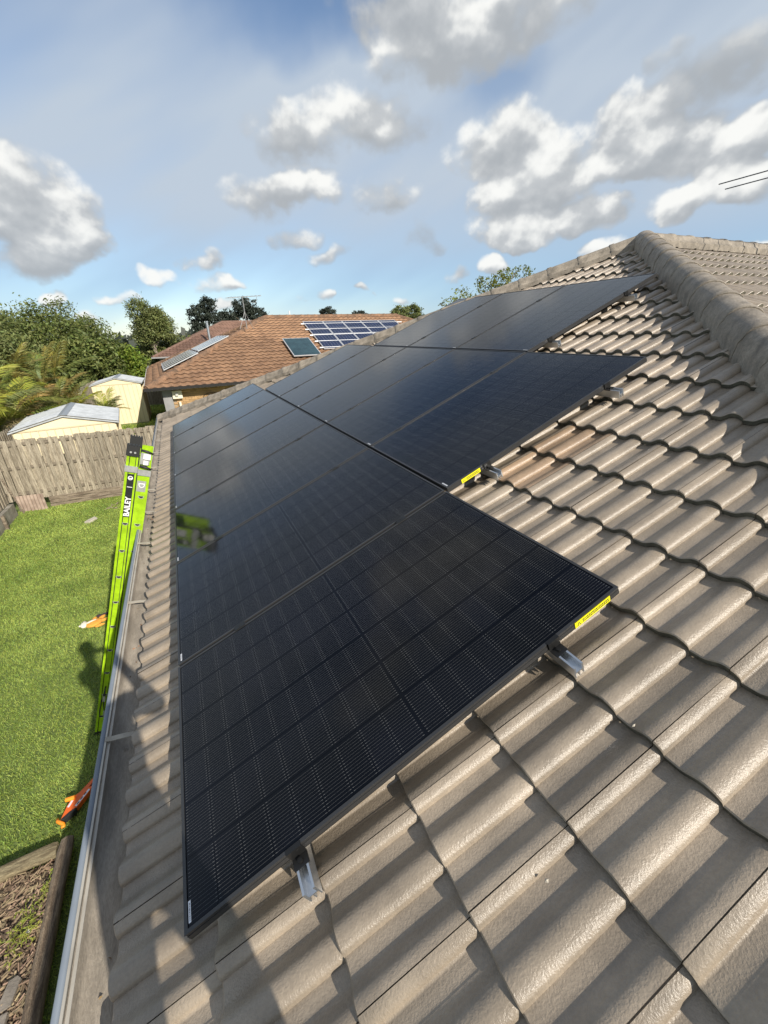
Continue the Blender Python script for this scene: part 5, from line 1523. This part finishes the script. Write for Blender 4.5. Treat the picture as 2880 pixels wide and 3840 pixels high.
def tree(name, label, base, blobs, n_leaf, size, mat, trunk_r=0.18, seed=0, clump=26, spread=0.10, group=None, limbs=True, cat='tree'):
    """blobs: (cx, cy, cz, rx, ry, rz) ellipsoids relative to the base; leaves sit in clumps through the volume, denser outside"""
    r = np.random.default_rng(seed); rnd = random.Random(seed)
    root = thing(name, label, cat, base, group=group)
    base = Vector(base)
    tm = MB(); tops = []
    zmin = min(b[2] for b in blobs)
    c0 = Vector((blobs[0][0] * 0.3, blobs[0][1] * 0.3, max(0.6, zmin * 0.7)))
    tm.tube([base, base + c0 * 0.5 + Vector((rnd.uniform(-0.1, 0.1), 0, 0)), base + c0], [trunk_r, trunk_r * 0.85, trunk_r * 0.75], 8)
    vols = np.array([b[3] * b[4] * b[5] for b in blobs]) ** 0.7; vols = vols / vols.sum()
    nc = max(8, n_leaf // clump); cents = []
    for b, f in zip(blobs, vols):
        m = max(3, int(nc * f))
        d = r.normal(size=(m, 3)); d /= np.linalg.norm(d, axis=1)[:, None]
        rad = r.uniform(0.25, 1.0, m) ** 0.45 * (1 + 0.16 * np.sin(d[:, 0] * 7 + seed) * np.cos(d[:, 2] * 6 + d[:, 1] * 5) + r.normal(0, 0.05, m))
        cents.append(np.array(b[:3]) + d * rad[:, None] * np.array(b[3:]))
        if limbs:
            for _ in range(3):
                e = Vector(cents[-1][r.integers(m)]) * 0.85 + Vector(b[:3]) * 0.15; mid = (c0 + e) / 2 + Vector((rnd.uniform(-0.3, 0.3), rnd.uniform(-0.3, 0.3), rnd.uniform(0, 0.4)))
                tm.tube([base + c0 * 0.95, base + mid, base + e], [trunk_r * 0.5, trunk_r * 0.3, trunk_r * 0.08], 6, cap=False)
    tm.build('trunk', M['bark'], root, smooth=True)
    cents = np.concatenate(cents); nl = len(cents) * clump
    csz = np.mean([np.mean(b[3:]) for b in blobs]) * spread
    P_ = np.repeat(cents, clump, 0) + r.normal(0, 1, (nl, 3)) * csz * np.array([1, 1, 0.7])
    out_dir = np.repeat(cents - np.array([0, 0, zmin]), clump, 0); out_dir = out_dir / (np.linalg.norm(out_dir, axis=1)[:, None] + 1e-6)
    nrm = r.normal(0, 1, (nl, 3)) + out_dir * 0.5 + np.array([0, 0, 0.7]); nrm /= np.linalg.norm(nrm, axis=1)[:, None]
    t1 = np.cross(nrm, r.normal(0, 1, (nl, 3))); t1 /= np.linalg.norm(t1, axis=1)[:, None]; t2 = np.cross(nrm, t1)
    s = size * r.uniform(0.6, 1.3, nl)[:, None]
    V = np.stack([P_ - t1 * s, P_ + t2 * s * 0.42 + nrm * s * 0.12, P_ + t1 * s, P_ - t2 * s * 0.42 + nrm * s * 0.12], 1).reshape(-1, 3) + np.array(base)
    F = np.arange(nl * 4).reshape(-1, 4)
    o = obj('crown', np_mesh('crown', V, F, mat), root)
    return root


tree('broadleaf_tree', 'big dark green tree mass at the left behind the palms', (-8.2, 38.0, 0), [(0.6, 0, 4.3, 3.4, 3, 2.2), (-2.6, 0, 4.1, 2.6, 2.5, 2.0), (2.3, -1, 3.2, 2.6, 2.5, 2.3), (-4.6, 0, 3.6, 2.5, 2.5, 2.3), (0.5, -1.5, 2.4, 4.6, 2.2, 1.8)], 60000, 0.11, M['leaf_dark'], 0.35, 11, spread=0.12)
tree('broadleaf_tree', 'dark tree at the left edge leaning into the big tree mass', (-11.0, 34.0, 0), [(0, 0, 3.9, 2.6, 2.5, 2.4), (2.0, -0.5, 2.8, 2.2, 2, 2)], 20000, 0.11, M['leaf_mid'], 0.3, 12, spread=0.12)
tree('broadleaf_tree', 'round dark tree right of the big mass, over the pale fence', (-4.6, 34.5, 0), [(0, 0, 2.9, 1.9, 1.8, 1.9), (-0.4, -0.6, 1.7, 2.0, 1.5, 1.4)], 11000, 0.14, M['leaf_dark'], 0.22, 13, spread=0.12)
tree('broadleaf_tree', 'bright light green bushy tree beside the far shed', (-3.0, 35.2, 0), [(0, 0, 2.3, 1.35, 1.3, 1.35), (0.5, -0.4, 1.5, 1.3, 1.0, 1.0)], 9000, 0.12, M['leaf_light'], 0.15, 14, spread=0.13)
tree('tall_tree', 'tall loose crowned tree rising left of the brown roofs', (-1.0, 45.0, 0), [(-0.75, 0, 6.4, 1.0, 1.0, 1.1), (0.1, 0, 5.2, 1.5, 1.4, 1.3), (0.9, 0, 4.9, 1.0, 1.0, 1.2), (-0.7, 0, 4.6, 1.1, 1, 1.2), (0.5, 0, 6.0, 0.7, 0.7, 0.8)], 14000, 0.105, M['leaf_mid'], 0.2, 15, clump=18, spread=0.16)
tree('broadleaf_tree', 'low olive tree between the tall tree and the dark brown roof', (0.6, 46.5, 0), [(0.0, 0, 2.9, 1.9, 1.6, 1.4), (-1.6, -0.5, 2.2, 1.6, 1.4, 1.4), (-2.6, 0, 2.6, 1.2, 1.2, 1.2)], 11000, 0.15, M['leaf_mid'], 0.2, 16, spread=0.13)
tree('gum_tree', 'distant dark gum tree with twin crowns behind the metal flue', (9.2, 112.0, 0), [(-1.6, 0, 9.0, 2.6, 2.4, 1.9), (0.2, 0, 10.6, 2.0, 2.2, 1.8), (2.6, 0, 7.6, 3.2, 2.4, 1.6), (-2.4, 0, 6.6, 2.2, 2, 1.3)], 9000, 0.26, M['leaf_far'], 0.35, 17, spread=0.12)
tree('gum_tree', 'distant dark gum tree behind the rooftop antenna', (18.0, 112.0, 0), [(-0.4, 0, 10.0, 3.0, 2.4, 2.2), (2.2, 0, 8.6, 2.4, 2.2, 1.6), (-4.2, 0, 8.2, 2.0, 2, 1.6)], 8000, 0.26, M['leaf_far'], 0.35, 18, spread=0.12)
tree('gum_tree', 'lone distant dark tree left of the two above the blue panels', (41.0, 120.0, 0), [(0, 0, 9.0, 2.6, 2.4, 1.5), (0.3, 0, 7.4, 2.6, 2.4, 1.2)], 4500, 0.26, M['leaf_far'], 0.3, 19, spread=0.12)
tree('gum_tree', 'smaller distant dark tree right of the lone one above the blue panels', (50.3, 120.0, 0), [(0, 0, 8.4, 2.3, 2.2, 1.3), (0.2, 0, 7.2, 2.5, 2.2, 1.2)], 4000, 0.26, M['leaf_far'], 0.3, 20, spread=0.12)
tree('broadleaf_tree', 'pair of rounded olive trees on the horizon right of the blue panels', (60.8, 110.0, 0), [(-2.4, 0, 8.1, 2.8, 2.4, 2.2), (1.6, 0, 8.3, 2.6, 2.4, 2.3), (4.6, 0, 6.8, 1.8, 1.6, 1.5)], 9000, 0.26, M['leaf_mid'], 0.35, 21, spread=0.12)
tree('broadleaf_tree', 'pale yellow green shrub tops over the ridge of the brown roof', (41.0, 88.0, 0), [(0, 0, 5.9, 2.2, 1.5, 1.4), (-4.5, 0, 5.3, 1.6, 1.4, 1.0), (4.0, 0, 5.6, 2.6, 1.5, 0.9)], 6000, 0.22, M['leaf_lime'], 0.2, 22, spread=0.12)
tree('slender_tree', 'sparse lime leaved tree tops showing over the far hip', (17.0, 20.5, 0), [(-1.6, 0, 5.75, 0.75, 0.6, 0.45), (0.0, 0, 6.25, 0.9, 0.7, 0.55), (1.2, 0, 6.75, 0.75, 0.6, 0.5), (2.6, 0, 7.0, 0.6, 0.5, 0.35), (-2.4, 0, 5.3, 0.6, 0.6, 0.35), (0.2, 0, 4.8, 2.2, 1.0, 1.2)], 3800, 0.085, M['leaf_lime'], 0.09, 23, clump=16, spread=0.15)
# a band of far suburbs' trees along the horizon, reads as one mass
r_ = np.random.default_rng(5); Pn = []
for i in range(260):
    a = r_.uniform(-0.9, 1.5); d = r_.uniform(170, 330); Pn.append((d * math.sin(a), d * math.cos(a), r_.uniform(2, 5.5), r_.uniform(4, 9)))
V = []
for (x, y, z, s_) in Pn:
    q = r_.normal(0, 1, (90, 3)) * np.array([s_ * 0.5, s_ * 0.5, z * 0.35]) + np.array([x, y, z * 0.5]); t = r_.normal(0, 0.8, (90, 3)); u_ = r_.normal(0, 0.8, (90, 3))
    V.append(np.stack([q - t, q + u_, q + t, q - u_], 1).reshape(-1, 3))
V = np.concatenate(V); V[:, 2] = np.maximum(V[:, 2], 0)
tag(obj('distant_wood', np_mesh('distant_wood', V, np.arange(len(V)).reshape(-1, 4), M['leaf_far'])), 'low band of distant trees along the horizon', 'trees', kind='stuff')

# ------------------------------------------------------------------ palms
def frond_mesh(L, nleaf, lw, droop, mat, seed, leaf_len=0.42, fold=0.5):
    rnd = random.Random(seed); mb = MB(); pts = []
    for i in range(13):
        t = i / 12; pts.append(Vector((L * (t - 0.12 * droop * t * t * t), 0, L * (0.32 * t - droop * 0.75 * t * t))))
    mb.tube(pts, [0.016 * (1 - 0.85 * i / 12) + 0.002 for i in range(13)], 5, cap=False, m=0)
    for i in range(nleaf):
        t = 0.14 + 0.86 * i / (nleaf - 1); f = t * 12; k = min(11, int(f)); p = pts[k].lerp(pts[k + 1], f - k); d = (pts[k + 1] - pts[k]).normalized()
        l = leaf_len * (0.55 + 0.75 * math.sin(PI * min(1, t * 0.85 + 0.12))) * rnd.uniform(0.85, 1.1)
        for s in (-1, 1):
            ang = 0.95 - 0.45 * t + rnd.uniform(-0.12, 0.12)
            side = Vector((0, s, 0)); dirv = (d * math.cos(ang) + side * math.sin(ang)).normalized(); up = Vector((0, 0, 1))
            lift = rnd.uniform(0.15, 0.5) * fold
            a = p; b = p + dirv * l * 0.5 + up * l * lift * 0.5; c = p + dirv * l + up * (l * lift * 0.2 - l * 0.28 * rnd.uniform(0.6, 1.5)); wv = d * lw
            mb.add([a - wv * 0.5, a + wv * 0.5, b + wv, b - wv, c], [(0, 1, 2, 3), (3, 2, 4)], 0)
    return mb.mesh('frond', mat)


M['palm_g'] = material('palm_green', (0.22, 0.245, 0.07), 0.5, island=0.35, trans=0.35, tint=True)
M['palm_y'] = material('palm_yellow_green', (0.38, 0.40, 0.06), 0.5, island=0.3, trans=0.4)
M['palm_b'] = material('palm_dry', (0.42, 0.34, 0.17), 0.7, island=0.3, trans=0.2)
M['palm_s'] = material('palm_stem', (0.16, 0.17, 0.07), 0.6, var=0.3, var_scale=6)
FR = {'g': [frond_mesh(1.9, 40, 0.021, d, M['palm_g'], 30 + i) for i, d in enumerate((0.35, 0.6, 0.9))], 'y': [frond_mesh(1.8, 40, 0.022, d, M['palm_y'], 40 + i, 0.55) for i, d in enumerate((0.3, 0.6))],
      'b': [frond_mesh(1.6, 38, 0.019, d, M['palm_b'], 50 + i) for i, d in enumerate((0.9, 1.25))]}


def palm(label, base, stems, seed, mix='gggyb', scale=1.0, height=2.0, nf=9):
    rnd = random.Random(seed); root = thing('palm', label, 'palm', base, group=None)
    for s in range(stems):
        a0 = rnd.uniform(0, 2 * PI); off = Vector((math.cos(a0), math.sin(a0), 0)) * (0.25 * s / max(1, stems) + 0.05) * scale
        h = height * rnd.uniform(0.55, 1.0); lean = Vector((math.cos(a0), math.sin(a0), 0)) * h * 0.16
        b0 = Vector(base) + off; top = b0 + lean + Vector((0, 0, h))
        MB().tube([b0, b0 + lean * 0.35 + Vector((0, 0, h * 0.5)), top], [0.055, 0.045, 0.035], 7, cap=False).build('stem', M['palm_s'], root, smooth=True)
        for k in range(nf):
            a = 2 * PI * k / nf + rnd.uniform(-0.3, 0.3); el_ = rnd.uniform(0.25, 1.15); kind = rnd.choice(mix); me = rnd.choice(FR[kind])
            if kind == 'b': el_ = rnd.uniform(-0.5, 0.25)
            o = obj('frond', me, root, Matrix.Translation(top) @ Matrix.Rotation(a, 4, 'Z') @ Matrix.Rotation(-el_, 4, 'Y') @ Matrix.Scale(scale * rnd.uniform(0.75, 1.1), 4))
            if kind == 'g': o.color = (rnd.uniform(0.8, 1.5), rnd.uniform(0.85, 1.2), rnd.uniform(0.7, 1.2), 1)
    return root


palm('yellow green palm with broad fronds at the left edge of the picture', (-5.35, 15.2, 0), 3, 61, 'yyyg', 1.0, 2.2, 8)
palm('bushy palm clump behind the left end of the near shed', (-5.2, 17.2, 0), 4, 62, 'gggyb', 0.95, 2.2, 8)
palm('palm clump with drooping dry fronds above the near shed roof', (-4.25, 18.6, 0), 4, 63, 'ggbbb', 0.85, 2.0, 8)
palm('tall slim palm with an upright spear behind the other palms', (-4.3, 20.8, 0), 2, 64, 'ggg', 0.85, 3.0, 8)
palm('palm clump between the two cream sheds', (-3.45, 19.6, 0), 3, 65, 'ggyb', 0.75, 1.6, 8)
palm('low feathery palm against the left wall of the far shed', (-3.2, 22.0, 0), 2, 66, 'ggy', 0.7, 1.2, 8)
palm('dark palm far left beyond the side fence', (-6.6, 18.5, 0), 4, 67, 'gggb', 1.0, 2.4, 8)
palm('palm filling the gap between the side fence and the big tree', (-5.6, 21.5, 0), 4, 68, 'gggb', 1.0, 2.5, 8)
tree('garden_shrub', 'small leafy green shrub between the palms and the far shed', (-3.15, 20.6, 0), [(0, 0, 1.0, 0.6, 0.6, 0.6), (-0.4, 0.2, 0.7, 0.5, 0.5, 0.5)], 2600, 0.07, M['leaf_light'], 0.04, 24, cat='shrub')

# crumbs of mortar lying on the tiles
crumb_m = material('pale_mortar_crumb', (0.45, 0.41, 0.34), 0.9)
for i, (u, v) in enumerate(((0.42, 2.22), (-0.05, 1.22), (-0.30, 1.40), (-0.62, 1.72), (-0.42, 0.92))):
    mb = MB(); rr = [random.uniform(0.003, 0.006) for _ in range(6)]
    vs = [Vector((rr[0] * 1.5, 0, 0)), Vector((-rr[1], 0, 0)), Vector((0, rr[2], 0)), Vector((0, -rr[3], 0)), Vector((0, 0, rr[4] * 1.4)), Vector((0, 0, -rr[5]))]
    mb.add(vs, [(0, 2, 4), (2, 1, 4), (1, 3, 4), (3, 0, 4), (2, 0, 5), (1, 2, 5), (3, 1, 5), (0, 3, 5)])
    tag(mb.build('mortar_crumb', crumb_m, None, F_W @ Matrix.Translation((v, u, -0.122))), 'tiny pale crumb of mortar lying on the roof tiles', 'crumb', 'mortar crumbs on the tiles')

# ------------------------------------------------------------------ the photographer (behind the camera, seen by the shadow)
def person():
    root = thing('person', 'person in work clothes holding a phone up, standing on the roof behind the viewpoint', 'person', (0.39, -1.32, 2.66))
    J = {}
    def roof_z(x): return Z0 + x * TA - 0.13 / CO
    J['pelvis'] = (0.335, -1.32, 3.58); J['chest'] = (0.300, -1.27, 3.92); J['neck'] = (0.270, -1.22, 4.12); J['head0'] = (0.250, -1.19, 4.20); J['head1'] = (0.250, -1.17, 4.33); J['head2'] = (0.250, -1.19, 4.44)
    J['hipL'] = (0.245, -1.31, 3.52); J['kneeL'] = (0.210, -1.30, 3.10); J['ankL'] = (0.195, -1.34, roof_z(0.195) + 0.09); J['toeL'] = (0.185, -1.15, roof_z(0.185) + 0.05)
    J['hipR'] = (0.455, -1.31, 3.52); J['kneeR'] = (0.475, -1.30, 3.10); J['ankR'] = (0.485, -1.34, roof_z(0.485) + 0.09); J['toeR'] = (0.495, -1.15, roof_z(0.495) + 0.05)
    J['shL'] = (0.130, -1.24, 4.04); J['elL'] = (0.060, -1.06, 3.86); J['wrL'] = (0.195, -0.90, 4.04)
    J['shR'] = (0.470, -1.24, 4.04); J['elR'] = (0.530, -1.06, 3.86); J['wrR'] = (0.400, -0.89, 4.02)
    R_ = dict(pelvis=0.135, chest=0.145, neck=0.055, head0=0.075, head1=0.10, head2=0.075, hipL=0.085, kneeL=0.058, ankL=0.042, toeL=0.035, hipR=0.085, kneeR=0.058, ankR=0.042, toeR=0.035,
              shL=0.06, elL=0.043, wrL=0.028, shR=0.06, elR=0.043, wrR=0.028)
    E_ = [('pelvis', 'chest'), ('chest', 'neck'), ('neck', 'head0'), ('head0', 'head1'), ('head1', 'head2'), ('pelvis', 'hipL'), ('hipL', 'kneeL'), ('kneeL', 'ankL'), ('ankL', 'toeL'), ('pelvis', 'hipR'), ('hipR', 'kneeR'), ('kneeR', 'ankR'), ('ankR', 'toeR'),
          ('chest', 'shL'), ('shL', 'elL'), ('elL', 'wrL'), ('chest', 'shR'), ('shR', 'elR'), ('elR', 'wrR')]
    # hands: palm then five fingers curled on the phone
    for s, wr in (('L', 'wrL'), ('R', 'wrR')):
        sg = 1 if s == 'L' else -1; wv = Vector(J[wr]); pm = wv + Vector((0.03 * sg, 0.03, 0.05)); J['palm' + s] = tuple(pm); R_['palm' + s] = 0.03; E_.append((wr, 'palm' + s))
        for f_ in range(5):
            if f_ == 0: k1, k2 = pm + Vector((0.02 * sg, -0.02, 0.03)), pm + Vector((0.035 * sg, -0.03, 0.055))
            else: k1, k2 = pm + Vector((0.012 * sg, 0.025, -0.025 + 0.02 * f_)), pm + Vector((0.05 * sg, 0.018 - 0.002 * f_, -0.028 + 0.021 * f_ + 0.004 * (f_ in (2, 3))))
            J['k%s%d' % (s, f_)] = tuple(k1); J['t%s%d' % (s, f_)] = tuple(k2); R_['k%s%d' % (s, f_)] = 0.010; R_['t%s%d' % (s, f_)] = 0.008
            E_ += [('palm' + s, 'k%s%d' % (s, f_)), ('k%s%d' % (s, f_), 't%s%d' % (s, f_))]
    names = list(J); idx = {n_: i for i, n_ in enumerate(names)}
    me = bpy.data.meshes.new('body'); me.from_pydata([J[n_] for n_ in names], [(idx[a], idx[b]) for a, b in E_], [])
    cloth = material('dark_work_clothes', (0.05, 0.055, 0.07), 0.9); me.materials.append(cloth)
    o = obj('body', me, root)
    md = o.modifiers.new('skin', 'SKIN'); md.use_smooth_shade = True
    sv = me.skin_vertices[0].data
    for n_ in names: sv[idx[n_]].radius = (R_[n_], R_[n_]); sv[idx[n_]].use_root = (n_ == 'pelvis')
    sub = o.modifiers.new('sub', 'SUBSURF'); sub.levels = 1; sub.render_levels = 2
    skin = material('skin', (0.55, 0.34, 0.24), 0.6)
    # cap with brim
    mb = MB(); n, k = 16, 6; cx, cy, cz = 0.25, -1.185, 4.40
    for i in range(k + 1):
        t = i / k * PI / 2
        for j in range(n): a = 2 * PI * j / n; mb.v.append((cx + 0.105 * math.cos(a) * math.sin(t), cy + 0.12 * math.sin(a) * math.sin(t), cz + 0.10 * math.cos(t)))
    for i in range(k):
        for j in range(n): mb.f.append((i * n + j, (i + 1) * n + j, (i + 1) * n + (j + 1) % n, i * n + (j + 1) % n)); mb.m.append(0)
    mb.build('cap', cloth, root, smooth=True)
    ph = thing('phone', 'black phone held up by the person behind the viewpoint', 'phone', (0.305, -0.86, 4.09))
    MB().box((0.298, -0.845, 4.075), (0.15, 0.008, 0.072), Matrix.Rotation(-0.45, 3, 'X')).build('case', M['ink'], ph)


person()
